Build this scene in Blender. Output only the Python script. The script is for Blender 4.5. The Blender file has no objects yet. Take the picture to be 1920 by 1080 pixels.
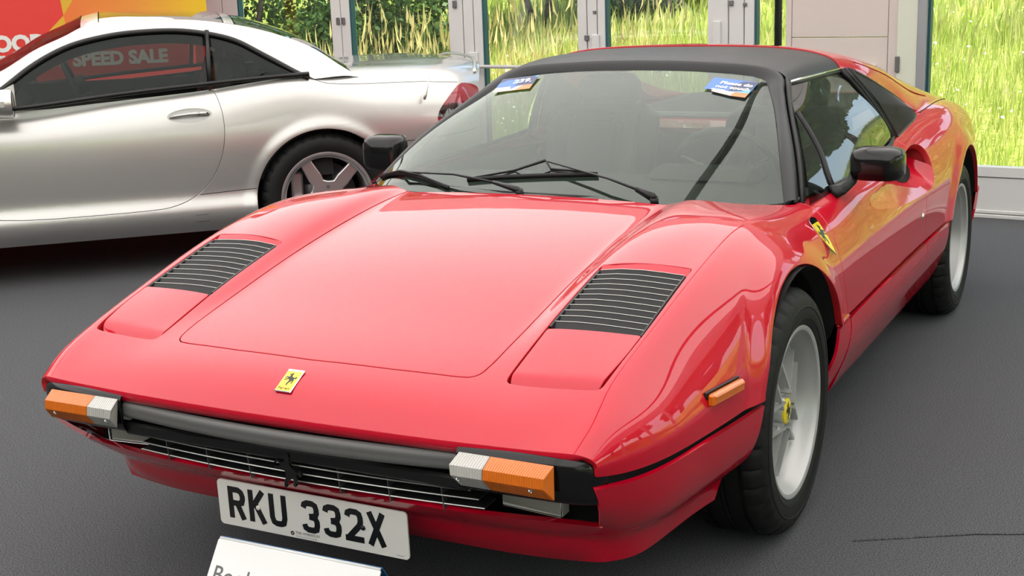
import bpy, math, random
import numpy as np
from mathutils import Vector, Matrix
from mathutils.geometry import delaunay_2d_cdt
random.seed(7); RNG = np.random.default_rng(7)
C = bpy.context.scene.collection
SC = bpy.context.scene
# ---------------------------------------------------------------- camera
cam_d = bpy.data.cameras.new('camera'); cam = bpy.data.objects.new('camera', cam_d); C.objects.link(cam)
YAW, PITCH, ROLL = 0.4896, -0.23138, -0.03539
_f = Vector((-math.sin(YAW)*math.cos(PITCH), math.cos(YAW)*math.cos(PITCH), math.sin(PITCH)))
_r0 = Vector((math.cos(YAW), math.sin(YAW), 0)); _u0 = _r0.cross(_f)
_r = _r0*math.cos(ROLL)+_u0*math.sin(ROLL); _u = -_r0*math.sin(ROLL)+_u0*math.cos(ROLL)
M = Matrix((_r, _u, -_f)).transposed().to_4x4(); M.translation = Vector((1.67921, -3.08067, 1.39033))
cam.matrix_world = M
cam_d.sensor_width = 36; cam_d.lens = 2466.74/1920*36; cam_d.clip_start = .05; cam_d.clip_end = 400
SC.camera = cam
# ---------------------------------------------------------------- sky, sun, lamps, exposure
w = bpy.data.worlds.new('sky'); SC.world = w; w.use_nodes = True
nt = w.node_tree; bg = nt.nodes['Background']
sky = nt.nodes.new('ShaderNodeTexSky'); sky.sky_type = 'NISHITA'; sky.sun_disc = False
sky.sun_elevation = math.radians(52); sky.sun_rotation = math.radians(90); sky.air_density = 1.2; sky.dust_density = 4.5; sky.ozone_density = 1.5
nt.links.new(sky.outputs[0], bg.inputs[0]); bg.inputs[1].default_value = .42
sd = bpy.data.lights.new('sun', 'SUN'); sd.energy = 7.5; sd.angle = math.radians(2); sd.color = (1, .95, .84)
sun = bpy.data.objects.new('sun', sd); C.objects.link(sun)
sun.rotation_euler = Vector((-.55, -.02, -.80)).to_track_quat('-Z', 'Y').to_euler()
# long soft lamps hung under the tent ridge
def lamp(name, loc, rot, sx, sy, e, col=(1, .985, .95)):
    l = bpy.data.lights.new(name, 'AREA'); l.shape = 'RECTANGLE'; l.size = sx; l.size_y = sy; l.energy = e; l.color = col
    o = bpy.data.objects.new(name, l); C.objects.link(o); o.location = loc; o.rotation_euler = rot; return o
vs = SC.view_settings; vs.view_transform = 'Standard'; vs.look = 'None'; vs.gamma = 1; vs.use_curve_mapping = False
vs.exposure = 0.2
SC.cycles.max_bounces = 8; SC.cycles.glossy_bounces = 4; SC.cycles.diffuse_bounces = 3; SC.cycles.transparent_max_bounces = 16
SC.cycles.transmission_bounces = 6; SC.cycles.caustics_reflective = False; SC.cycles.caustics_refractive = False
SC.cycles.sample_clamp_indirect = 6
def nat(t,P,tt):
    """natural cubic spline through P(t) evaluated at tt (vectorised over trailing dims)"""
    t=np.asarray(t,float);P=np.asarray(P,float);n=len(t);h=np.diff(t)
    A=np.zeros((n,n));R=np.zeros(P.shape);A[0,0]=A[-1,-1]=1
    for i in range(1,n-1):
        A[i,i-1]=h[i-1];A[i,i]=2*(h[i-1]+h[i]);A[i,i+1]=h[i]
        R[i]=6*((P[i+1]-P[i])/h[i]-(P[i]-P[i-1])/h[i-1])
    M=np.linalg.solve(A,R.reshape(n,-1)).reshape(P.shape)
    k=np.clip(np.searchsorted(t,tt,side='right')-1,0,n-2);x=tt-t[k];hh=h[k]
    sh=(len(tt),)+(1,)*(P.ndim-1);x=x.reshape(sh);hh=hh.reshape(sh)
    a=P[k];b=(P[k+1]-P[k])/hh-hh*(2*M[k]+M[k+1])/6
    return a+b*x+M[k]/2*x**2+(M[k+1]-M[k])/(6*hh)*x**3
def cr(t,P,tt):
    """C1 cubic (finite difference tangents), no big overshoot"""
    t=np.asarray(t,float);P=np.asarray(P,float);n=len(t);h=np.diff(t)
    sl=(P[1:]-P[:-1])/h.reshape((-1,)+(1,)*(P.ndim-1))
    m=np.empty_like(P);m[0]=sl[0];m[-1]=sl[-1]
    for i in range(1,n-1): m[i]=(h[i]*sl[i-1]+h[i-1]*sl[i])/(h[i-1]+h[i])
    k=np.clip(np.searchsorted(t,tt,side='right')-1,0,n-2);sh=(len(tt),)+(1,)*(P.ndim-1)
    hh=h[k].reshape(sh);s=((tt-t[k])/h[k]).reshape(sh)
    return (2*s**3-3*s**2+1)*P[k]+(s**3-2*s**2+s)*hh*m[k]+(-2*s**3+3*s**2)*P[k+1]+(s**3-s**2)*hh*m[k+1]
class Net:
    """surface through control rows P[i][k]; i runs along the car, k across"""
    def __init__(s,P,ti=None,step=.012,smooth=3,sym=False):
        P=np.asarray(P,float)
        if ti is None: ti=np.concatenate([[0],np.cumsum(np.linalg.norm(np.diff(P,axis=0),axis=2).mean(1))])
        tk=np.concatenate([[0],np.cumsum(np.linalg.norm(np.diff(P,axis=1),axis=2).mean(0))])
        ni=max(4,int((ti[-1]-ti[0])/step));nk=max(4,int(tk[-1]/step))
        s.ui=np.linspace(ti[0],ti[-1],ni);s.uk=np.linspace(0,tk[-1],nk)
        G=nat(ti,P,s.ui);G=np.swapaxes(cr(tk,np.swapaxes(G,0,1),s.uk),0,1)
        for _ in range(smooth):
            if sym: E=np.concatenate([G[:,1:2]*[-1,1,1],G],1)
            else: E=np.concatenate([2*G[:,:1]-G[:,1:2],G],1)
            E=np.concatenate([E,2*G[:,-1:]-G[:,-2:-1]],1)
            G=G*.5+.25*(E[:,:-2]+E[:,2:])
            F=np.concatenate([2*G[:1]-G[1:2],G,2*G[-1:]-G[-2:-1]],0)
            G=G*.5+.25*(F[:-2]+F[2:])
        s.G=G;s.sym=sym;s.norm()
    def norm(s):
        G=s.G
        if s.sym: E=np.concatenate([G[:,1:2]*[-1,1,1],G],1);dk=np.gradient(E,axis=1)[:,1:]
        else: dk=np.gradient(G,axis=1)
        di=np.gradient(G,axis=0);N=np.cross(di,dk);s.N=N/(np.linalg.norm(N,axis=2,keepdims=True)+1e-12)
        if s.N[...,2].mean()<0 and s.N[...,0].mean()<0: s.N=-s.N
    def ev(s,uv,A=None):
        A=s.G if A is None else A;uv=np.atleast_2d(uv);ni,nk=A.shape[:2]
        a=np.clip(uv[:,0],0,ni-1);b=np.clip(uv[:,1],0,nk-1)
        i=np.minimum(a.astype(int),ni-2);k=np.minimum(b.astype(int),nk-2);f=(a-i)[:,None];g=(b-k)[:,None]
        return (A[i,k]*(1-f)+A[i+1,k]*f)*(1-g)+(A[i,k+1]*(1-f)+A[i+1,k+1]*f)*g
    def nrm(s,uv):
        n=s.ev(uv,s.N);return n/(np.linalg.norm(n,axis=1,keepdims=True)+1e-12)
    def inv(s,pts,ax,mask=None):
        """uv of the points whose two coordinates ax match pts (closest lattice cell, then Newton)"""
        out=[];G2=s.G[...,ax];W=np.zeros(G2.shape[:2]) if mask is None else np.where(mask,0,1e3)
        for p in np.atleast_2d(pts):
            d=((G2-p)**2).sum(2)+W;i,k=np.unravel_index(d.argmin(),d.shape);u=np.array([i,k],float)
            for _ in range(8):
                r=s.ev(u)[0][ax]-p;e=.25
                Ju=(s.ev(u+[e,0])[0][ax]-s.ev(u-[e,0])[0][ax])/(2*e);Jk=(s.ev(u+[0,e])[0][ax]-s.ev(u-[0,e])[0][ax])/(2*e)
                try: du=np.linalg.solve(np.array([Ju,Jk]).T,-r)
                except Exception: break
                if not np.isfinite(du).all(): break
                u=np.clip(u+np.clip(du,-2,2),[0,0],[s.G.shape[0]-1,s.G.shape[1]-1])
            out.append(u)
        return np.array(out)
# ---------------------------------------------------------------- materials
MT = {}
def mat(name, col, rough=.5, metal=0., coat=0., spec=.5, bump=None, emit=None, noise=None, sheen=0., coat_rough=.02):
    m = bpy.data.materials.new(name); m.use_nodes = True; t = m.node_tree; b = t.nodes['Principled BSDF']
    b.inputs['Base Color'].default_value = (*col, 1); b.inputs['Roughness'].default_value = rough
    b.inputs['Metallic'].default_value = metal; b.inputs['Coat Weight'].default_value = coat
    b.inputs['Coat Roughness'].default_value = coat_rough; b.inputs['Specular IOR Level'].default_value = spec
    if sheen: b.inputs['Sheen Weight'].default_value = sheen
    if noise:  # (scale, second colour, contrast, detail)
        tc = t.nodes.new('ShaderNodeTexCoord'); n = t.nodes.new('ShaderNodeTexNoise'); n.inputs['Scale'].default_value = noise[0]
        n.inputs['Detail'].default_value = noise[3] if len(noise) > 3 else 6
        r = t.nodes.new('ShaderNodeValToRGB'); c_ = noise[2]
        r.color_ramp.elements[0].position = .5-c_; r.color_ramp.elements[1].position = .5+c_
        r.color_ramp.elements[0].color = (*col, 1); r.color_ramp.elements[1].color = (*noise[1], 1)
        t.links.new(tc.outputs['Object'], n.inputs['Vector']); t.links.new(n.outputs['Fac'], r.inputs[0]); t.links.new(r.outputs[0], b.inputs['Base Color'])
    if bump:  # (scale, strength, distance)
        tc = t.nodes.new('ShaderNodeTexCoord'); n = t.nodes.new('ShaderNodeTexNoise'); n.inputs['Scale'].default_value = bump[0]; n.inputs['Detail'].default_value = 5
        bp = t.nodes.new('ShaderNodeBump'); bp.inputs['Strength'].default_value = bump[1]; bp.inputs['Distance'].default_value = bump[2]
        t.links.new(tc.outputs['Object'], n.inputs['Vector']); t.links.new(n.outputs['Fac'], bp.inputs['Height']); t.links.new(bp.outputs[0], b.inputs['Normal'])
    if emit: b.inputs['Emission Color'].default_value = (*emit[0], 1); b.inputs['Emission Strength'].default_value = emit[1]
    MT[name] = m; return m
def glass(name, tint, ior=1.5, rough=0., refl=(1, 1, 1)):
    m = bpy.data.materials.new(name); m.use_nodes = True; t = m.node_tree; t.nodes.clear()
    o = t.nodes.new('ShaderNodeOutputMaterial'); mx = t.nodes.new('ShaderNodeMixShader'); tr = t.nodes.new('ShaderNodeBsdfTransparent'); g = t.nodes.new('ShaderNodeBsdfGlossy'); f = t.nodes.new('ShaderNodeFresnel')
    tr.inputs[0].default_value = (*tint, 1); g.inputs['Roughness'].default_value = rough; g.inputs['Color'].default_value = (*refl, 1); f.inputs['IOR'].default_value = ior
    # Fresnel flips the index on back faces; feed the same index from both sides of the pane
    ge = t.nodes.new('ShaderNodeNewGeometry'); mr = t.nodes.new('ShaderNodeMapRange'); mr.inputs[3].default_value = ior; mr.inputs[4].default_value = 1/ior
    t.links.new(ge.outputs['Backfacing'], mr.inputs[0]); t.links.new(mr.outputs[0], f.inputs['IOR'])
    t.links.new(f.outputs[0], mx.inputs[0]); t.links.new(tr.outputs[0], mx.inputs[1]); t.links.new(g.outputs[0], mx.inputs[2]); t.links.new(mx.outputs[0], o.inputs[0])
    MT[name] = m; return m
RED = mat('red_paint', (.48, .0, .016), .5, coat=1., spec=.05); RED.node_tree.nodes['Principled BSDF'].inputs['Coat IOR'].default_value = 1.54
GLB = mat('gloss_black', (.004, .004, .004), .16, spec=.4)
REDIN = mat('red_paint_inside', (.42, .002, .006), .5)
SILV = mat('silver_paint', (.54, .53, .505), .34, metal=.7, coat=1., coat_rough=.03)
BLK = mat('satin_black', (.006, .006, .006), .34, spec=.35)
BLKM = mat('matt_black', (.006, .006, .006), .8, spec=.2)
VINYL = mat('black_roof_vinyl', (.010, .010, .011), .42, spec=.4, bump=(900, .15, .001))
RUB = mat('tyre_rubber', (.008, .008, .0075), .6, spec=.25, bump=(250, .1, .001))
RUBW = mat('window_rubber', (.006, .006, .006), .45, spec=.3)
ALU = mat('painted_alloy', (.43, .43, .42), .36, metal=.4)
ALUD = mat('dark_alloy', (.20, .20, .20), .4, metal=.8)
CHR = mat('chrome', (.8, .8, .8), .08, metal=1.)
LEA = mat('black_leather', (.018, .018, .019), .5)
DASH = mat('dark_dash_cloth', (.02, .021, .02), .7)
BUMP = mat('grey_bumper_rubber', (.085, .085, .082), .5)
SLAT = mat('grille_slat_black', (.015, .015, .0145), .5, spec=.3)
LOUV = mat('louvre_edge_highlight', (.12, .12, .12), .4)  # lighter grey that paints a highlight on the louvre edges
SLATE = mat('pale_slat_edge', (.5, .5, .47), .35, metal=.7)  # pale line along the edges of vent and grille slats
AMB = mat('amber_lens', (.62, .14, .002), .15, coat=.6)
CLR = mat('clear_lens', (.42, .41, .38), .12, coat=.8)
REDL = mat('red_lens', (.26, .0, .012), .1, coat=1.)
REDLD = mat('dark_red_lens', (.02, .0, .002), .08, coat=1.)
REFL = mat('lamp_reflector', (.75, .75, .70), .3, metal=.1, coat=1.)
WHT = mat('white_frame_paint', (.62, .61, .60), .35)
WHT2 = mat('white_panel_paint', (.60, .59, .58), .5)
PINK = mat('pale_panel_board', (.60, .52, .48), .55, noise=(1.3, (.56, .49, .46), .3))
GREYP = mat('grey_alloy_post', (.33, .34, .36), .4, metal=.4)
PLT = mat('plate_white', (.66, .65, .60), .35)
INK = mat('plate_black', (.008, .008, .008), .3)
INKG = mat('print_grey', (.1, .1, .1), .5)
CARD = mat('sign_card_white', (.74, .74, .73), .4)
BLUE = mat('sign_blue', (.015, .10, .24), .5)
YEL = mat('badge_yellow', (.80, .62, .01), .25, coat=.6)
BNR = mat('banner_red', (.68, .035, .028), .55)
BNO = mat('banner_orange', (.82, .22, .03), .55)
BNY = mat('banner_yellow', (.85, .50, .02), .55)
BNA = mat('banner_amber', (.66, .38, .02), .55)
BNW = mat('banner_white_letters', (.72, .70, .67), .55)
STB = mat('sticker_blue', (.06, .17, .52), .4); STD = mat('sticker_navy', (.03, .04, .12), .4); STO = mat('sticker_orange', (.80, .20, .06), .4)
STL = mat('sticker_light_blue', (.12, .38, .70), .4); STW = mat('sticker_white', (.8, .8, .78), .4); STP = mat('sticker_pale_pink', (.75, .45, .42), .4)
CARPET = mat('grey_carpet', (.042, .043, .046), .95, spec=.1, noise=(260, (.112, .115, .122), .10, 12), bump=(520, .8, .003), sheen=.05)
WINDSCREEN = glass('windscreen_glass', (.50, .58, .52), 1.63, refl=(.93, 1, .95))
SIDEGL = glass('tinted_side_glass', (.34, .40, .36), 1.9)
TENTGL = glass('door_glass', (.93, .96, .94), 1.45)
SLGL = glass('smoked_car_glass', (.36, .39, .36), 1.45, refl=(.55, .6, .58))
# white translucent tent fabric
m = bpy.data.materials.new('tent_fabric'); m.use_nodes = True; t = m.node_tree; t.nodes.clear()
o_ = t.nodes.new('ShaderNodeOutputMaterial'); mx = t.nodes.new('ShaderNodeMixShader'); df = t.nodes.new('ShaderNodeBsdfDiffuse'); tl = t.nodes.new('ShaderNodeBsdfTranslucent')
df.inputs[0].default_value = (.86, .86, .84, 1); tl.inputs[0].default_value = (.86, .85, .82, 1); mx.inputs[0].default_value = .6
t.links.new(df.outputs[0], mx.inputs[1]); t.links.new(tl.outputs[0], mx.inputs[2]); t.links.new(mx.outputs[0], o_.inputs[0]); TENT = m
# ---------------------------------------------------------------- mesh helpers
def obj(name, V, F, m, parent=None, N=None, smooth=False, mats=None, mi=None, weld=False):
    me = bpy.data.meshes.new(name); me.from_pydata([tuple(map(float, v)) for v in V], [], [tuple(int(i) for i in f) for f in F])
    for q in (mats or [m]): me.materials.append(q)
    if mi is not None: me.polygons.foreach_set('material_index', np.asarray(mi, dtype=np.int32))
    if smooth or N is not None: me.polygons.foreach_set('use_smooth', np.ones(len(me.polygons), dtype=bool))
    me.validate() if weld else None
    me.update()
    if N is not None and len(N) == len(me.vertices): me.normals_split_custom_set_from_vertices([tuple(map(float, n)) for n in N])
    o = bpy.data.objects.new(name, me); C.objects.link(o)
    if parent is not None: o.parent = parent
    return o
def empty(name, loc=(0, 0, 0), rz=0., parent=None):
    o = bpy.data.objects.new(name, None); C.objects.link(o); o.location = loc; o.rotation_euler = (0, 0, rz); o.empty_display_size = .1
    if parent is not None: o.parent = parent
    return o
def tag(o, label=None, cat=None, group=None, kind=None):
    if label: o['label'] = label
    if cat: o['category'] = cat
    if group: o['group'] = group
    if kind: o['kind'] = kind
    return o
class MB:
    """collects shapes into one mesh"""
    def __init__(s): s.V = []; s.F = []; s.M = []; s.c = 0
    def add(s, V, F, T=None):
        b = len(s.V)
        for v in V:
            v = Vector(v); s.V.append(tuple(T @ v) if T is not None else tuple(v))
        for f in F: s.F.append(tuple(b+i for i in f)); s.M.append(s.c)
        return s
    def box(s, c, d, T=None, bev=0.):
        x, y, z = d[0]/2, d[1]/2, d[2]/2
        if bev <= 0:
            V = [(sx*x, sy*y, sz*z) for sz in (-1, 1) for sy in (-1, 1) for sx in (-1, 1)]
            F = [(0, 2, 3, 1), (4, 5, 7, 6), (0, 1, 5, 4), (2, 6, 7, 3), (0, 4, 6, 2), (1, 3, 7, 5)]
        else:
            b = min(bev, x*.99, y*.99, z*.99); V = []; id_ = {}
            for sx in (-1, 1):
                for sy in (-1, 1):
                    for sz in (-1, 1):
                        for a in range(3):
                            p = [sx*(x-b), sy*(y-b), sz*(z-b)]; p[a] = (sx*x, sy*y, sz*z)[a]; id_[(sx, sy, sz, a)] = len(V); V.append(tuple(p))
            F = []
            for a in range(3):
                o1, o2 = [i for i in range(3) if i != a]
                for s_ in (-1, 1):
                    q = []
                    for (u, v) in ((-1, -1), (1, -1), (1, 1), (-1, 1)):
                        k = [0, 0, 0]; k[a] = s_; k[o1] = u; k[o2] = v; q.append(id_[(*k, a)])
                    F.append(tuple(q))
            for a in range(3):
                o1, o2 = [i for i in range(3) if i != a]
                for u in (-1, 1):
                    for v in (-1, 1):
                        k = [0, 0, 0]; k[o1] = u; k[o2] = v; ka = list(k); kb = list(k); ka[a] = -1; kb[a] = 1
                        F.append((id_[(*ka, o1)], id_[(*kb, o1)], id_[(*kb, o2)], id_[(*ka, o2)]))
            for sx in (-1, 1):
                for sy in (-1, 1):
                    for sz in (-1, 1): F.append(tuple(id_[(sx, sy, sz, a)] for a in range(3)))
            # make faces point outwards
            FF = []
            for f in F:
                n = (Vector(V[f[1]])-Vector(V[f[0]])).cross(Vector(V[f[2]])-Vector(V[f[0]])); ce = sum((Vector(V[i]) for i in f), Vector())
                FF.append(f if n.dot(ce) > 0 else f[::-1])
            F = FF
        c = Vector(c); TT = Matrix.Translation(c)
        return s.add(V, F, (T @ TT) if T is not None else TT)
    def tube(s, pts, r, n=8, closed=False, flat=1.):
        pts = [Vector(p) for p in pts]; m_ = len(pts); V = []; up = None
        for i, p in enumerate(pts):
            a = pts[(i-1) % m_] if (closed or i > 0) else p; b = pts[(i+1) % m_] if (closed or i < m_-1) else p
            d = (b-a).normalized()
            if up is None: up = Vector((0, 0, 1)) if abs(d.z) < .9 else Vector((0, 1, 0))
            x = d.cross(up).normalized(); up = x.cross(d).normalized(); rr = r[i] if hasattr(r, '__len__') else r
            for k in range(n):
                t_ = 2*math.pi*k/n; V.append(p+x*math.cos(t_)*rr+up*math.sin(t_)*rr*flat)
        F = [];
        for i in range(m_ if closed else m_-1):
            j = (i+1) % m_
            for k in range(n): F.append((i*n+k, i*n+(k+1) % n, j*n+(k+1) % n, j*n+k))
        if not closed: F.append(tuple(range(n))[::-1]); F.append(tuple((m_-1)*n+k for k in range(n)))
        return s.add(V, F)
    def lathe(s, prof, n=48, T=None, closed=False):
        """profile (axial x, radius r) turned about the local X axis"""
        V = []; F = []; m_ = len(prof)
        for k in range(n):
            a = 2*math.pi*k/n
            for (x, r) in prof: V.append((x, r*math.cos(a), r*math.sin(a)))
        for k in range(n):
            k2 = (k+1) % n
            for i in range(m_ if closed else m_-1):
                j = (i+1) % m_; F.append((k*m_+i, k*m_+j, k2*m_+j, k2*m_+i))
        return s.add(V, F, T)
    def prism(s, poly, z0, z1, T=None):
        """2D polygon (ccw) extruded between z0 and z1, triangulated caps"""
        n = len(poly); tri = cap(poly)
        V = [(p[0], p[1], z0) for p in poly]+[(p[0], p[1], z1) for p in poly]
        F = [(i, (i+1) % n, n+(i+1) % n, n+i) for i in range(n)]
        F += [tuple(n+i for i in f) for f in tri]+[tuple(f[::-1]) for f in tri]
        return s.add(V, F, T)
    def build(s, name, m, parent=None, smooth=False, mats=None, auto=None):
        o = obj(name, s.V, s.F, m, parent, smooth=smooth, mats=mats, mi=s.M if mats else None)
        if auto is not None:
            o.data.polygons.foreach_set('use_smooth', np.ones(len(o.data.polygons), dtype=bool)); sharp(o.data, auto)
        return o
def sharp(me, deg):
    me.update(); ef = {}; fn = [p.normal.copy() for p in me.polygons]
    for p in me.polygons:
        for k in p.edge_keys: ef.setdefault(k, []).append(p.index)
    c_ = math.cos(math.radians(deg)); sh = []
    for e in me.edges:
        fs = ef.get((min(e.vertices), max(e.vertices)), [])
        sh.append(len(fs) == 2 and fn[fs[0]].dot(fn[fs[1]]) < c_)
    a = me.attributes.new('sharp_edge', 'BOOLEAN', 'EDGE') if 'sharp_edge' not in me.attributes else me.attributes['sharp_edge']
    a.data.foreach_set('value', np.array(sh, dtype=bool))
def pip(P, q):
    """points P (n,2) inside polygon q"""
    P = np.atleast_2d(P); q = np.asarray(q, float); x, y = P[:, 0], P[:, 1]; r = np.zeros(len(P), bool); j = len(q)-1
    for i in range(len(q)):
        c_ = ((q[i, 1] > y) != (q[j, 1] > y)); d = q[j, 1]-q[i, 1]; d = d if d != 0 else 1e-12
        r ^= c_ & (x < (q[j, 0]-q[i, 0])*(y-q[i, 1])/d+q[i, 0]); j = i
    return r
def area2(q):
    q = np.asarray(q); return .5*np.sum(q[:, 0]*np.roll(q[:, 1], -1)-np.roll(q[:, 0], -1)*q[:, 1])
def cap(poly):
    n = len(poly); r = delaunay_2d_cdt([Vector(p[:2]) for p in poly], [(i, (i+1) % n) for i in range(n)], [], 1, 1e-9)
    src = r[3]; out = []
    for f in r[2]:
        g = [src[i][0] if src[i] else -1 for i in f]
        if min(g) < 0: continue
        a, b, c_ = [poly[i] for i in g[:3]]
        ce = np.mean([poly[i][:2] for i in g], axis=0)
        if not pip([ce], [p[:2] for p in poly])[0]: continue
        if (b[0]-a[0])*(c_[1]-a[1])-(b[1]-a[1])*(c_[0]-a[0]) < 0: g = g[::-1]
        out.append(tuple(g))
    return out
def resamp(P, step, closed=False):
    P = np.asarray(P, float)
    if closed: P = np.vstack([P, P[:1]])
    L = np.concatenate([[0], np.cumsum(np.linalg.norm(np.diff(P, axis=0), axis=1))]); n = max(2, int(round(L[-1]/step))+1)
    t_ = np.linspace(0, L[-1], n); Q = np.stack([np.interp(t_, L, P[:, k]) for k in range(P.shape[1])], 1)
    return Q[:-1] if closed else Q
def smoothpoly(P, n=2, closed=True):
    P = np.asarray(P, float)
    for _ in range(n):
        if closed: Q = np.roll(P, -1, 0); P = np.stack([.75*P+.25*Q, .25*P+.75*Q], 1).reshape(-1, P.shape[1])
        else: a = .75*P[:-1]+.25*P[1:]; b = .25*P[:-1]+.75*P[1:]; P = np.vstack([P[:1], np.stack([a, b], 1).reshape(-1, P.shape[1])[1:-1], P[-1:]])
    return P
def inset(P, d):
    """offset a closed ccw polygon inwards by d (2D)"""
    P = np.asarray(P, float); s_ = 1 if area2(P) > 0 else -1
    e = np.roll(P, -1, 0)-np.roll(P, 1, 0); e /= np.linalg.norm(e, axis=1, keepdims=True)+1e-12
    return P+s_*d*np.stack([-e[:, 1], e[:, 0]], 1)
def stroke(pts, w_):
    """2D polyline thickened to a polygon with mitred corners"""
    P = [Vector(p) for p in pts]; L = []; R_ = []
    for i, p in enumerate(P):
        a = (P[i]-P[i-1]).normalized() if i > 0 else None; b = (P[i+1]-P[i]).normalized() if i < len(P)-1 else None
        a = a or b; b = b or a; n = Vector((-a.y-b.y, a.x+b.x))
        n = n.normalized() if n.length > 1e-6 else Vector((-a.y, a.x)); c_ = max(.35, n.dot(Vector((-a.y, a.x)))); n = n*(w_/2/c_)
        L.append(p+n); R_.append(p-n)
    q = [tuple(v) for v in R_]+[tuple(v) for v in L[::-1]]
    return q
def arcp(cx, cy, rx, ry, a0, a1, n=8):
    return [(cx+rx*math.cos(math.radians(a0+(a1-a0)*i/n)), cy+ry*math.sin(math.radians(a0+(a1-a0)*i/n))) for i in range(n+1)]
def text_mesh(s, size, depth, align='LEFT', spacing=1., bold=0.):
    cu = bpy.data.curves.new('t', 'FONT'); cu.body = s; cu.size = size; cu.extrude = depth; cu.align_x = align; cu.space_character = spacing; cu.offset = bold
    cu.resolution_u = 3
    ob = bpy.data.objects.new('t', cu); C.objects.link(ob); dg = bpy.context.evaluated_depsgraph_get(); me = ob.evaluated_get(dg).to_mesh()
    V = [tuple(v.co) for v in me.vertices]; F = [tuple(p.vertices) for p in me.polygons]; ob.to_mesh_clear()
    bpy.data.objects.remove(ob); bpy.data.curves.remove(cu); return V, F
def frame(o, x, y, z):
    """matrix with origin o and axes x, y, z"""
    T = Matrix((Vector(x), Vector(y), Vector(z))).transposed().to_4x4(); T.translation = Vector(o); return T
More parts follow.
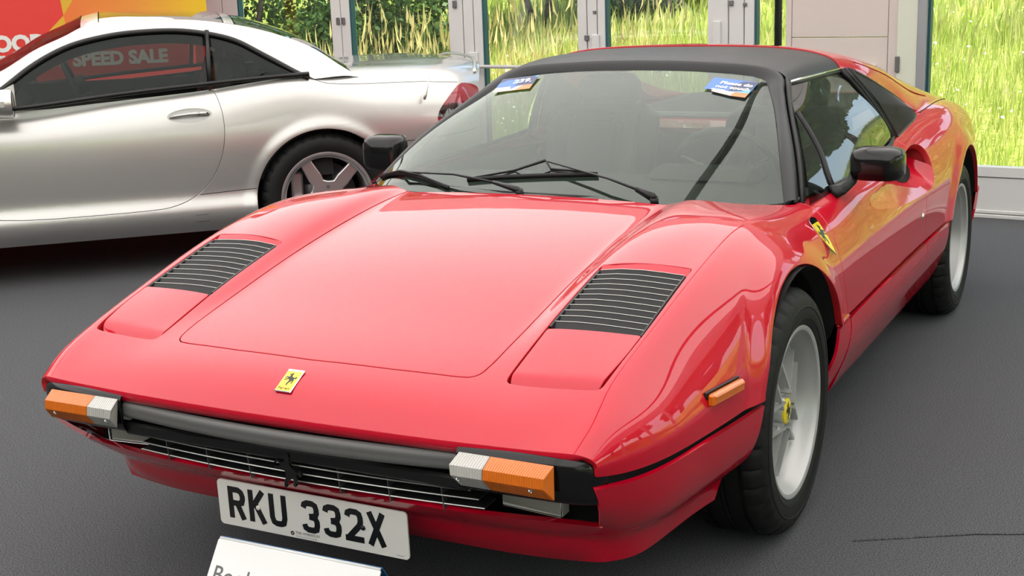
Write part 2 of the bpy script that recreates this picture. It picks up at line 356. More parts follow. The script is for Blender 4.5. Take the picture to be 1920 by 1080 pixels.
# ---------------------------------------------------------------- cutting panels out of a curved surface
class Skin:
    """CDT of a Net with cut lines; triangles are then handed out to panels"""
    def __init__(s, net, cuts, step=1.):
        s.net = net; ni, nk = net.G.shape[:2]; P = []; E = []
        for q, closed in cuts:
            q = np.asarray(q); b = len(P); P += [tuple(v) for v in q]; n = len(q); E += [(b+i, b+i+1) for i in range(n-1)]
            if closed: E.append((b+n-1, b))
        ii = np.arange(0, ni-1+1e-6, step); kk = np.arange(0, nk-1+1e-6, step); ii[-1] = ni-1; kk[-1] = nk-1
        L = np.stack(np.meshgrid(ii, kk, indexing='ij'), -1).reshape(-1, 2)
        if P:  # drop lattice points that nearly touch a cut line
            Q = np.array(P); keep = np.ones(len(L), bool)
            edge = (L[:, 0] <= 0) | (L[:, 0] >= ni-1) | (L[:, 1] <= 0) | (L[:, 1] >= nk-1)
            for k in range(0, len(Q), 200):
                d = ((L[:, None]-Q[None, k:k+200])**2).sum(2).min(1); keep &= (d > (.33*step)**2) | edge
            L = L[keep]
        P += [tuple(v) for v in L]
        r = delaunay_2d_cdt([Vector(p) for p in P], E, [], 0, 1e-7)
        s.uv = np.array([tuple(v) for v in r[0]]); s.T = np.array([f for f in r[2] if len(f) == 3])
        s.P = net.ev(s.uv); s.N = net.nrm(s.uv); s.cuv = s.uv[s.T].mean(1); s.cP = s.P[s.T].mean(1)
    def panel(s, name, m, mask, parent, sym=False, mirror=False, thick=.012, lift=0., disp=None, rim=True, matr=None, both=False, flip=False, round_=.0018):
        T = s.T[mask]; ids, inv = np.unique(T, return_inverse=True); T = inv.reshape(-1, 3); V = s.P[ids].copy(); N = s.N[ids].copy()
        if disp is not None:
            V = V+disp(V)[:, None]*N; a, b, c_ = V[T[:, 0]], V[T[:, 1]], V[T[:, 2]]; fn = np.cross(b-a, c_-a); fn[(fn*N[T[:, 0]]).sum(1) < 0] *= -1; N2 = np.zeros_like(N)
            for k in range(3): np.add.at(N2, T[:, k], fn)
            N = N2/(np.linalg.norm(N2, axis=1, keepdims=True)+1e-12)
        V = V+lift*N
        a, b, c_ = V[T[:, 0]], V[T[:, 1]], V[T[:, 2]]; fn = np.cross(b-a, c_-a); fl = (fn*N[T].mean(1)).sum(1) < 0; T[fl] = T[fl][:, ::-1]
        F = [tuple(f) for f in T]; MI = [0]*len(F); V = list(map(tuple, V)); N = list(map(tuple, N))
        if rim:
            cnt = {}
            for f in T:
                for i in range(3):
                    e = (f[i], f[(i+1) % 3]); k = (min(e), max(e)); cnt.setdefault(k, []).append(e)
            B = [v[0] for k, v in cnt.items() if len(v) == 1]
            if sym: B = [e for e in B if not (abs(V[e[0]][0]) < 1e-4 and abs(V[e[1]][0]) < 1e-4)]
            out = {}
            Va = np.array(V); Na = np.array(N)
            for (i, j) in B:
                d = Va[j]-Va[i]; o_ = np.cross(d, Na[i]); o_ /= np.linalg.norm(o_)+1e-12
                for v in (i, j): out[v] = out.get(v, 0)+o_
            ma = {}; rings = [(0, 0, 0.), (round_*.7, -round_*.3, .38), (round_, -round_, .85), (round_*.8, -thick, 1.)]
            for v, o_ in out.items():
                o_ = o_/(np.linalg.norm(o_)+1e-12); ma[v] = []
                for (do, dn, k) in rings:
                    n_ = Na[v]*(1-k)+o_*k; ma[v].append(len(V)); V.append(tuple(Va[v]+o_*do+Na[v]*dn)); N.append(tuple(n_/np.linalg.norm(n_)))
            for (i, j) in B:
                for q in range(len(rings)-1): F.append((ma[j][q], ma[i][q], ma[i][q+1], ma[j][q+1])); MI.append(1 if q == 2 else 0)
        V = np.array(V); N = np.array(N)
        def mk(sx):
            VV = V*[sx, 1, 1]; NN = N*[sx, 1, 1]; FF = F if sx > 0 else [f[::-1] for f in F]
            return VV, NN, FF
        mats = [m, matr or m]
        if sym or both:
            V1, N1, F1 = mk(1); V2, N2, F2 = mk(-1); n = len(V1)
            if sym:   # weld the halves along the centre line
                cen = np.abs(V1[:, 0]) < 1e-4; ix = np.arange(n)+n; ix[cen] = np.arange(n)[cen]; F2 = [tuple(int(ix[i]) for i in f) for f in F2]; keep = np.concatenate([np.ones(n, bool), ~cen]); new = np.cumsum(keep)-1
                N1[cen, 0] = 0; A = np.vstack([V1, V2])[keep]; B = np.vstack([N1, N2])[keep]; return [obj(name, A, F1+[tuple(int(new[i]) for i in f) for f in F2], m, parent, N=B, mats=mats, mi=MI+MI)]
            return [obj(name, np.vstack([V1, V2]), F1+[tuple(i+n for i in f) for f in F2], m, parent, N=np.vstack([N1, N2]), mats=mats, mi=MI+MI)]
        r = []
        for sx in ((1, -1) if mirror else (1,)):
            VV, NN, FF = mk(sx); r.append(obj(name, VV, FF, m, parent, N=NN, mats=mats, mi=MI))
        return r
def netobj(name, net, m, parent, mirror=False, both=False, lift=0., flipN=False, mats=None, thick=0.):
    G = net.G+net.N*lift; ni, nk = G.shape[:2]; V = G.reshape(-1, 3); N = net.N.reshape(-1, 3)*(-1 if flipN else 1)
    F = []
    for i in range(ni-1):
        for k in range(nk-1):
            a = i*nk+k; F.append((a, a+nk, a+nk+1, a+1))
    f = F[len(F)//2]; n_ = np.cross(V[f[1]]-V[f[0]], V[f[2]]-V[f[0]])
    if n_@N[f[0]] < 0: F = [q[::-1] for q in F]
    if thick:  # closed slab
        n0 = len(V); V = np.vstack([V, V-N*thick]); N = np.vstack([N, -N]); F2 = [tuple(i+n0 for i in q[::-1]) for q in F]
        ring = [k for k in range(nk)]+[i*nk+nk-1 for i in range(1, ni)]+[(ni-1)*nk+k for k in range(nk-2, -1, -1)]+[i*nk for i in range(ni-2, 0, -1)]
        F = F+F2
        b = len(V); RV = V[ring]; RN = []
        ce = V[:n0].mean(0)
        for q in ring:
            d = V[q]-ce; d = d-N[q]*(d@N[q]); RN.append(d/(np.linalg.norm(d)+1e-9))
        V = np.vstack([V, V[ring], V[[q+n0 for q in ring]]]); N = np.vstack([N, RN, RN]); n1 = len(ring)
        for i in range(n1):
            j = (i+1) % n1; q = (b+i, b+j, b+n1+j, b+n1+i); nn = np.cross(V[q[1]]-V[q[0]], V[q[2]]-V[q[0]]); F.append(q if nn@N[b+i] > 0 else q[::-1])
    r = []
    if both:
        n = len(V); return [obj(name, np.vstack([V, V*[-1, 1, 1]]), F+[tuple(i+n for i in q[::-1]) for q in F], m, parent, N=np.vstack([N, N*[-1, 1, 1]]))]
    for sx in ((1, -1) if mirror else (1,)):
        r.append(obj(name, V*[sx, 1, 1], F if sx > 0 else [q[::-1] for q in F], m, parent, N=N*[sx, 1, 1]))
    return r
# ================================================================ the tent
WO = Vector((.541, 4.557, 0)); WD = Vector((.9963, -.0859, 0)).normalized(); WN = Vector((.0859, .9963, 0)).normalized()
WF = frame(WO, WD, WN, (0, 0, 1))
XL, XR, YF = -9.0, 4.3, -8.5
tag(MB().box((-2.2, -1.9, -.02), (14.2, 14.2, .04)).build('floor', CARPET), kind='structure')
# carpet seams: low ridges where two widths of carpet meet
sm = MB()
sm.tube([(.98, -.02, .0), (1.25, .14, .002), (1.75, .35, .002), (2.4, .6, .002), (4.2, 1.3, .0)], .004, 6, flat=.6)
tag(sm.build('trim_1', CARPET, smooth=True), 'low ridge in the grey carpet beside the front wheel', kind='structure')
# roof: two translucent slopes on alloy rafters
rz0, rz1, ry = 2.75, 4.3, -2.0
cg = MB(); cg.add([(XL, 5.35, rz0), (XR, 5.0, rz0), (XR, ry, rz1), (XL, ry, rz1), (XL, YF, rz0), (XR, YF, rz0)], [(0, 3, 2, 1), (3, 4, 5, 2)])
tag(cg.build('ceiling', TENT), kind='structure')
for i, x in enumerate((-8.4, -5.0, .0, 3.6)):
    b = MB(); b.tube([(x, YF+.05, rz0-.1), (x, ry, rz1-.12), (x, 4.6, rz0-.1)], .06, 4)
    tag(b.build('trim_%d' % (i+2), GREYP), 'grey alloy rafter under the white tent roof', kind='structure')
# gable strips and side walls outside the view
def wallbox(name, c_, d, m_=WHT2): return tag(MB().box(c_, d).build(name, m_), kind='structure')
g = MB(); g.prism([(YF, 0), (5.2, 0), (5.2, rz0), (ry, rz1), (YF, rz0)], 0, .04, frame((XL-.04, 0, 0), (0, 1, 0), (0, 0, 1), (1, 0, 0)))
tag(g.build('wall_left', mat('bounce_cut_grey_side', (.25, .25, .24), .8)), kind='structure')  # unseen wall, coloured dark to lower the ambient light
g = MB(); g.prism([(YF, rz0-.35), (4.3, rz0-.35), (4.95, rz0), (ry, rz1), (YF, rz0)], 0, .04, frame((XR, 0, 0), (0, 1, 0), (0, 0, 1), (1, 0, 0)))
g.box((XR+.02, -2.1, .14), (.05, 12.8, .285))
tag(g.build('wall_right', WHT2), kind='structure')
GREYW = mat('bounce_cut_grey', (.16, .16, .155), .8)  # unseen front wall, darkened to cut ambient light and reflections on the cars
g = MB(); g.box((-2.35, YF, 1.375), (13.3, .05, 2.75)); tag(g.build('wall_front', GREYW), kind='structure')
# back wall: kick panels and head rail
g = MB()
def wb(mb, u0, u1, z0, z1, o0=-.03, o1=.03, bev=.004): mb.box(((u0+u1)/2, (o0+o1)/2, (z0+z1)/2), (u1-u0, o1-o0, z1-z0), WF, bev)
wb(g, -9.6, 3.75, 2.42, 2.85)
for (u0, u1) in ((-9.6, -5.82),): wb(g, u0, u1, 0, 2.42, .0, .03)
tag(g.build('wall_back', WHT2), kind='structure')
bd = tag(MB().build('x', WHT2) if False else None, kind='structure') if False else None
base = empty('baseboard_back', (0, 0, 0)); tag(base, kind='structure')
def bpart(name, u0, u1, z0, z1, o0, o1, m_=WHT2):
    q = MB(); wb(q, u0, u1, z0, z1, o0, o1, .003); return q.build(name, m_, base)
bpart('kick_panel', -.262, 3.75, .0, .224, -.025, .02, WHT2)
bpart('kick_rail', -.262, 3.75, .229, .287, -.032, .03, WHT)
bpart('skirting', -.262, 3.75, .0, .022, -.045, -.025, WHT); bpart('skirting', -.262, 3.75, .026, .045, -.038, -.025, WHT)
bpart('kick_panel', -5.45, -1.09, .0, .224, -.025, .02, WHT2); bpart('kick_rail', -5.45, -1.09, .229, .287, -.032, .03, WHT)
# glazed doors: pane + stiles with their seams
def win(n, u0, u1, sl, sr, extra=None):
    e = empty('window_%d' % n); tag(e, kind='structure')
    q = MB(); wb(q, u0, u1, .285, 2.42, -.004, .004, 0); q.build('pane', TENTGL, e)
    for (a, b_) in sl+sr:
        q = MB(); wb(q, a, b_, 0 if a > -5.5 else 0, 2.42, -.035, .035); q.build('stile', WHT, e)
    q = MB(); wb(q, u0, u1, 2.36, 2.42, -.03, .03); q.build('top_rail', WHT, e)
    # dark rubber glazing bead on the left of every pane
    q = MB(); wb(q, u0, u0+.014, .285, 2.36, -.037, .01, 0); q.build('glazing_bead', mat('teal_bead_%d' % n, (.01, .07, .09), .4) if n == 1 else MT['teal_bead_1'], e)
    return e
w1 = win(1, -5.45, -4.54, [(-5.80, -5.62), (-5.612, -5.452)], [])
w2 = win(2, -4.36, -3.50, [(-4.54, -4.452), (-4.446, -4.362)], [])
w3 = win(3, -3.22, -2.49, [(-3.50, -3.385), (-3.379, -3.30), (-3.294, -3.222)], [])
w4 = win(4, -2.285, -1.584, [(-2.49, -2.424), (-2.418, -2.35), (-2.344, -2.287)], [])
w5 = win(5, -1.28, -1.09, [(-1.584, -1.452), (-1.446, -1.352), (-1.346, -1.282)], [])
w6 = win(6, -.262, 1.75, [], [(1.75, 1.84), (1.846, 1.94)])
w7 = win(7, 1.94, 3.55, [], [(3.55, 3.75)])
# door furniture: small hinges, boxes and catches on the stiles
for e, its in ((w4, [('hinge', -2.42, 1.0, .03, .035), ('lock_box', -2.355, .95, .05, .14), ('catch', -2.36, 1.16, .02, .02)]), (w3, [('lock_box', -3.30, .86, .07, .10), ('catch', -3.30, .80, .05, .05)]),
               (w2, [('hinge', -4.47, 1.13, .025, .05), ('hinge', -4.42, 1.13, .025, .05)]), (w5, [('hinge', -1.43, 1.20, .03, .03), ('lock_box', -1.52, 1.02, .05, .15), ('catch', -1.34, 1.19, .02, .02)]),
               (w3, [('hinge', -3.44, 1.23, .03, .05)])):
    for (nm, u, z, a, b_) in its:
        q = MB(); wb(q, u-a/2, u+a/2, z-b_/2, z+b_/2, -.05, -.034, .003); q.build(nm, WHT if nm == 'lock_box' else ALUD, e)
# corner post and pale panel board
e = empty('wall_back_corner'); tag(e, 'pale corner post with a grey alloy edge', kind='structure')
q = MB(); wb(q, -.425, -.31, 0, 2.42, -.06, .04); q.build('post_cover', mat('greenish_white_cover', (.60, .62, .52), .5), e)
q = MB(); wb(q, -.31, -.262, 0, 2.42, -.07, .04); q.build('post_edge', GREYP, e)
q = MB(); wb(q, -.43, -.405, .80, .89, -.072, -.058); q.build('switch', ALUD, e)
e = empty('wall_back_board'); tag(e, 'pale pinkish panel board beside the corner post', kind='structure')
for (a, b_, z0, z1) in ((-1.085, -1.05, 0, 2.42), (-1.047, -.483, 0, .992), (-1.047, -.483, .996, 2.42), (-.48, -.427, 0, 2.42)):
    q = MB(); wb(q, a, b_, z0, z1, -.04, .02, .002); q.build('panel', PINK, e)
# right wall glazing
for i in range(9):
    y0 = -8.3+i*1.4; e = empty('window_%d' % (8+i)); tag(e, kind='structure')
    MB().box((XR, y0+.7, 1.34), (.008, 1.26, 2.1)).build('pane', TENTGL, e); MB().box((XR, y0, 1.2), (.07, .12, 2.4), None, .004).build('stile', WHT, e)
# ---- loose things along the wall
q = MB(); q.tube([WF @ Vector((-3.29, -.09, .818)), WF @ Vector((-1.9, -.09, .812)), WF @ Vector((-.55, -.09, .808))], .012, 10)
r_ = q.build('hand_rail', WHT, smooth=True); tag(r_, 'slim white rail running along the glazed wall behind the red car roof', 'rail')
for u in (-3.28, -1.9, -.56):
    q = MB(); wb(q, u-.02, u+.02, .79, .84, -.10, -.034, .004); q.build('bracket', WHT, r_)
q = MB(); p0 = WF @ Vector((-1.323, .45, -.2)); q.tube([p0, p0+Vector((0, 0, 2.9))], .024, 12)
pl_ = q.build('black_pole', BLKM, smooth=True); tag(pl_, 'black upright pole standing outside the narrow glass pane', 'pole')
# ================================================================ outdoors
def hgt(x, y):
    d = np.maximum(np.maximum(y-5.1+.086*(x-.5), x-4.7), np.maximum(-9.4-x, -9-y))
    d = np.maximum(d, 0); return -.10+.16*np.minimum(d, 1.5)+.285*np.clip(d-1.0, 0, 11)+.02*np.sin(x*1.7)*np.clip(d, 0, 1)
gx = np.linspace(-30, 30, 81); gy = np.linspace(-30, 34, 87); X, Y = np.meshgrid(gx, gy, indexing='ij')
Z = hgt(X, Y); V = np.stack([X, Y, Z], -1).reshape(-1, 3); F = []
ny = len(gy)
for i in range(len(gx)-1):
    for k in range(ny-1):
        cx, cy = (gx[i]+gx[i+1])/2, (gy[k]+gy[k+1])/2
        if -8.6 < cx < 3.6 and -8 < cy < 4.3: continue
        a = i*ny+k; F.append((a, a+ny, a+ny+1, a+1))
MEAD = mat('meadow_ground', (.44, .55, .11), .95, spec=.05, noise=(1.6, (.56, .58, .2), .22, 10), bump=(30, 1., .05))
tag(obj('ground', V, F, MEAD, smooth=True), 'sloping sunlit meadow outside the glass', kind='structure')
def blades(name, n, reg, h0, h1, w_, cols, lean=.35, label=None, head=None, near=1.):
    """many thin blades as one mesh, with a colour per blade"""
    x = RNG.uniform(reg[0], reg[1], n); dy = reg[2]+(reg[3]-reg[2])*RNG.uniform(0, 1, n)**near
    y = 4.92-.086*(x-.5)+dy if len(reg) == 4 else RNG.uniform(reg[4], reg[5], n)
    if len(reg) == 6: y = RNG.uniform(reg[4], reg[5], n)
    z = hgt(x, y)-.02; h = RNG.uniform(h0, h1, n); a = RNG.uniform(0, 2*np.pi, n); la = RNG.uniform(0, 2*np.pi, n); l = RNG.uniform(.05, lean, n)*h
    wx, wy = np.cos(a)*w_/2, np.sin(a)*w_/2; lx, ly = np.cos(la)*l+.25*l, np.sin(la)*l
    P = [np.stack([x-wx, y-wy, z], 1), np.stack([x+wx, y+wy, z], 1), np.stack([x+wx*.8+lx*.35, y+wy*.8+ly*.35, z+h*.6], 1), np.stack([x-wx*.8+lx*.35, y-wy*.8+ly*.35, z+h*.6], 1), np.stack([x+lx, y+ly, z+h], 1)]
    per = 5; fs = [(0, 1, 2, 3), (3, 2, 4)]
    if head:
        hw = head[0]; ux, uy = np.cos(a)*hw, np.sin(a)*hw
        tx, ty = x+lx, y+ly; dx, dy_ = lx*.65, ly*.65
        P += [np.stack([tx-ux, ty-uy, z+h], 1), np.stack([tx+ux, ty+uy, z+h], 1), np.stack([tx+dx*head[1]/np.maximum(h, .1), ty+dy_*head[1]/np.maximum(h, .1), z+h+head[1]], 1), np.stack([tx-lx*.15, ty-ly*.15, z+h-head[1]*.4], 1)]
        per = 9; fs += [(5, 8, 6, 7)]
    V = np.stack(P, 1).reshape(-1, 3); me = bpy.data.meshes.new(name)
    lens = [len(f) for f in fs]; base_ = np.arange(n)[:, None]*per; idx = np.concatenate([base_+np.array(f)[None] for f in fs], 1).ravel()
    me.vertices.add(len(V)); me.vertices.foreach_set('co', V.ravel().astype(np.float32)); me.loops.add(len(idx)); me.loops.foreach_set('vertex_index', idx.astype(np.int32))
    tot = np.tile(lens, n); me.polygons.add(len(tot)); me.polygons.foreach_set('loop_start', np.concatenate([[0], np.cumsum(tot)[:-1]]).astype(np.int32)); me.polygons.foreach_set('loop_total', tot.astype(np.int32))
    me.update(calc_edges=True)
    ci = RNG.integers(0, len(cols), n); cc = np.array(cols)[ci]*RNG.uniform(.8, 1.2, (n, 1)); ca = me.color_attributes.new('tint', 'FLOAT_COLOR', 'POINT')
    ca.data.foreach_set('color', np.repeat(np.concatenate([cc, np.ones((n, 1))], 1), per, 0).ravel().astype(np.float32)); me.materials.append(BLADE)
    o = bpy.data.objects.new(name, me); C.objects.link(o); tag(o, label, name.replace('_', ' '), kind='stuff'); return o
BLADE = bpy.data.materials.new('grass_blade'); BLADE.use_nodes = True; t = BLADE.node_tree; b = t.nodes['Principled BSDF']; at = t.nodes.new('ShaderNodeVertexColor'); at.layer_name = 'tint'
b.inputs['Roughness'].default_value = .7; b.inputs['Specular IOR Level'].default_value = .2
tl = t.nodes.new('ShaderNodeBsdfTranslucent'); mx = t.nodes.new('ShaderNodeMixShader'); mx.inputs[0].default_value = .35
t.links.new(at.outputs[0], b.inputs['Base Color']); t.links.new(at.outputs[0], tl.inputs[0]); t.links.new(b.outputs[0], mx.inputs[1]); t.links.new(tl.outputs[0], mx.inputs[2]); t.links.new(mx.outputs[0], t.nodes['Material Output'].inputs[0])
GC = [(.44, .54, .13), (.52, .58, .17), (.60, .62, .23), (.38, .49, .11), (.64, .63, .30), (.48, .57, .14)]
blades('meadow_grass', 46000, (-7.5, 6.5, .15, 3.6), .10, .28, .009, GC, label='short sunlit meadow grass close to the glass wall', near=.8)
blades('meadow_grass', 46000, (-10, 9, 3.2, 11.5), .14, .34, .022, GC, label='bright meadow grass higher up the slope')
blades('meadow_grass', 16000, (5., 11, 0, 0, -6, 4.6), .25, .5, .03, GC, label='meadow grass beyond the right-hand glazing')
blades('grass_stalks', 620, (-5.6, -2.2, .7, 2.2), .45, .85, .006, [(.60, .50, .24), (.55, .48, .20)], lean=.5, label='tall dry seeding grass stalks before the dark shrubs', head=(.011, .13))
blades('grass_stalks', 260, (-2.4, 6.0, .8, 3.6), .4, .7, .006, [(.66, .60, .26), (.60, .58, .24)], lean=.4, label='sparse seeding stalks in the open meadow', head=(.010, .10))
# white meadow flowers
mb = MB()
for i in range(900):
    x = RNG.uniform(-4.6, 6.2); d = RNG.uniform(.2, 6.5) if x > -1.5 else RNG.uniform(.2, 1.7); y = 4.92-.086*(x-.5)+d; z = float(hgt(x, y))+RNG.uniform(.28, .5); r0 = RNG.uniform(.006, .016)
    T = Matrix.Translation((x, y, z)) @ Matrix.Rotation(RNG.uniform(.2, 1.4), 4, 'X') @ Matrix.Rotation(RNG.uniform(-.6, .6), 4, 'Y')
    mb.add([(r0*math.cos(a*1.047)*(1 if a % 2 else .8), r0*math.sin(a*1.047)*(1 if a % 2 else .8), 0) for a in range(6)]+[(0, 0, .004)], [(a, (a+1) % 6, 6) for a in range(6)], T)
o = mb.build('white_flowers', mat('flower_white', (.85, .85, .82), .6)); tag(o, 'small white meadow flowers scattered in the grass', 'flowers', kind='stuff')
# shrubs and trees
LEAFM = {}
def leafmat(name, c0, c1):
    m_ = mat(name, c0, .55, noise=(2.2, c1, .25)); t_ = m_.node_tree; b_ = t_.nodes['Principled BSDF']; tl_ = t_.nodes.new('ShaderNodeBsdfTranslucent'); mx_ = t_.nodes.new('ShaderNodeMixShader'); mx_.inputs[0].default_value = .3
    src = b_.inputs['Base Color'].links[0].from_socket; t_.links.new(src, tl_.inputs[0]); t_.links.new(b_.outputs[0], mx_.inputs[1]); t_.links.new(tl_.outputs[0], mx_.inputs[2]); t_.links.new(mx_.outputs[0], t_.nodes['Material Output'].inputs[0]); return m_
LF1 = leafmat('dark_shrub_leaf', (.03, .075, .018), (.085, .17, .03)); LF2 = leafmat('tree_leaf', (.05, .13, .02), (.15, .27, .04)); BARK = mat('bark', (.06, .045, .035), .9, bump=(40, .8, .02))
def leaves(n, blobs, s0, s1, rng):
    per = []; bl = np.array(blobs); wgt = bl[:, 3]**2; k = rng.choice(len(bl), n, p=wgt/wgt.sum()); u = rng.normal(size=(n, 3)); u /= np.linalg.norm(u, axis=1, keepdims=True)
    rr = bl[k, 3]*rng.uniform(.55, 1.05, n)**.6; P = bl[k, :3]+u*rr[:, None]*[1, 1, .85]; s_ = rng.uniform(s0, s1, n)
    a = rng.normal(size=(n, 3)); a /= np.linalg.norm(a, axis=1, keepdims=True); b_ = np.cross(a, u+rng.normal(size=(n, 3))*.5); b_ /= np.linalg.norm(b_, axis=1, keepdims=True)
    V = np.stack([P-a*s_[:, None]*.5, P+b_*s_[:, None]*.32, P+a*s_[:, None]*.6, P-b_*s_[:, None]*.32], 1).reshape(-1, 3)
    return V, [(4*i, 4*i+1, 4*i+2, 4*i+3) for i in range(n)]
def plant(name, loc, blobs, n, s0, s1, m_, label, cat, group=None, trunk=None, rz=0., seed=1, src=None, sc=1.):
    r0 = empty(name, loc, rz); tag(r0, label, cat, group); r0.scale = (sc, sc, sc)
    if src is None:
        V, F = leaves(n, blobs, s0, s1, np.random.default_rng(seed)); obj('foliage', V, F, m_, r0)
        q = MB()
        for tr in trunk: q.tube([t_[:3] for t_ in tr], [t_[3] for t_ in tr], 8)
        q.build('trunk', BARK, r0, smooth=True)
    else:
        for ch in src.children: c_ = ch.copy(); C.objects.link(c_); c_.parent = r0
    return r0
def gz(x, y): return float(hgt(np.array(x, float), np.array(y, float)))
sb = lambda rng, w_, h_: [(rng.uniform(-w_, w_), rng.uniform(-w_*.5, w_*.5), rng.uniform(.25, h_), rng.uniform(.35, .6)) for _ in range(14)]
for i, (x, y, w_, h_, lab) in enumerate(((-5.6, 8.2, .9, 1.9, 'dark shrub seen through the glass pane beside the banner'), (-4.3, 9.0, .9, 2.0, 'dark shrub behind the second glass door'), (-3.1, 9.5, .8, 1.5, 'dark shrub with a slanting branch behind the tall stalks'), (-1.7, 10.4, .8, 1.0, 'shrub edge at the top of the third glass pane'), (-6.9, 7.6, 1., 2.4, 'shrub hidden mostly behind the red and yellow banner'))):
    rg = np.random.default_rng(20+i); trunk = [[(0, 0, -.2, .05), (.1, 0, .6, .035), (.25, .05, 1.4, .015)], [(0, 0, -.2, .04), (-.3, .1, .7, .025), (-.5, .1, 1.5, .01)]]
    if i == 2: trunk.append([(-.5, -.55, 1.6, .05), (-.2, -.6, 1.2, .045), (.15, -.6, .7, .035), (.2, -.6, -.1, .03)])
    plant('shrub', (x, y, gz(x, y)-.1), sb(rg, w_, h_), 13000, .035, .08, LF1, lab, 'shrub', 'shrubs at the top of the bank', trunk, seed=i)
tb = [(0, 0, 3.6, 1.5), (1.1, .3, 3.2, 1.1), (-1.2, .2, 3.3, 1.2), (.3, -1.1, 3.4, 1.1), (-.2, 1.1, 3.1, 1.1), (.5, .3, 4.7, 1.1), (-.6, -.4, 4.5, 1.0), (0, 0, 2.3, 1.0), (1.5, -.4, 2.3, .7), (-1.6, -.2, 2.2, .8)]
tk = [[(0, 0, -.5, .22), (.05, 0, 1.2, .17), (.1, .1, 2.8, .1)], [(.05, 0, 1.2, .1), (.9, .2, 2.6, .05)], [(.05, 0, 1.3, .1), (-.9, .1, 2.8, .05)]]
t0_ = None
for i, (x, y, s_, lab) in enumerate(((4.4, 15.6, 1.0, 'tree standing highest on the meadow bank'), (.2, 22, 1.2, 'broad tree behind the middle of the meadow'), (-4.5, 18, 1.1, 'tree above the shrubs on the bank'), (10.2, 13.2, 1.15, 'tree at the corner of the meadow'),
        (15, 6.6, 1.2, 'tree beyond the side meadow, next to the corner tree'), (12.5, .8, 1.1, 'tree beyond the middle of the side glazing'), (13, -9.5, 1.3, 'tree beyond the far end of the side glazing'), (17.5, 19, 1.4, 'distant tree between the corner tree and the bank tree'), (-11.5, 17, 1.2, 'tree behind the banner end of the tent'), (9.6, -4.6, .95, 'tree nearest to the side glazing'))):
    p = plant('tree', (x, y, gz(x, y)-.2), tb, 5200, .22, .42, LF2, lab, 'tree', 'trees around the meadow', tk, rz=i*1.3, seed=5, src=t0_, sc=s_)
    if t0_ is None: t0_ = p
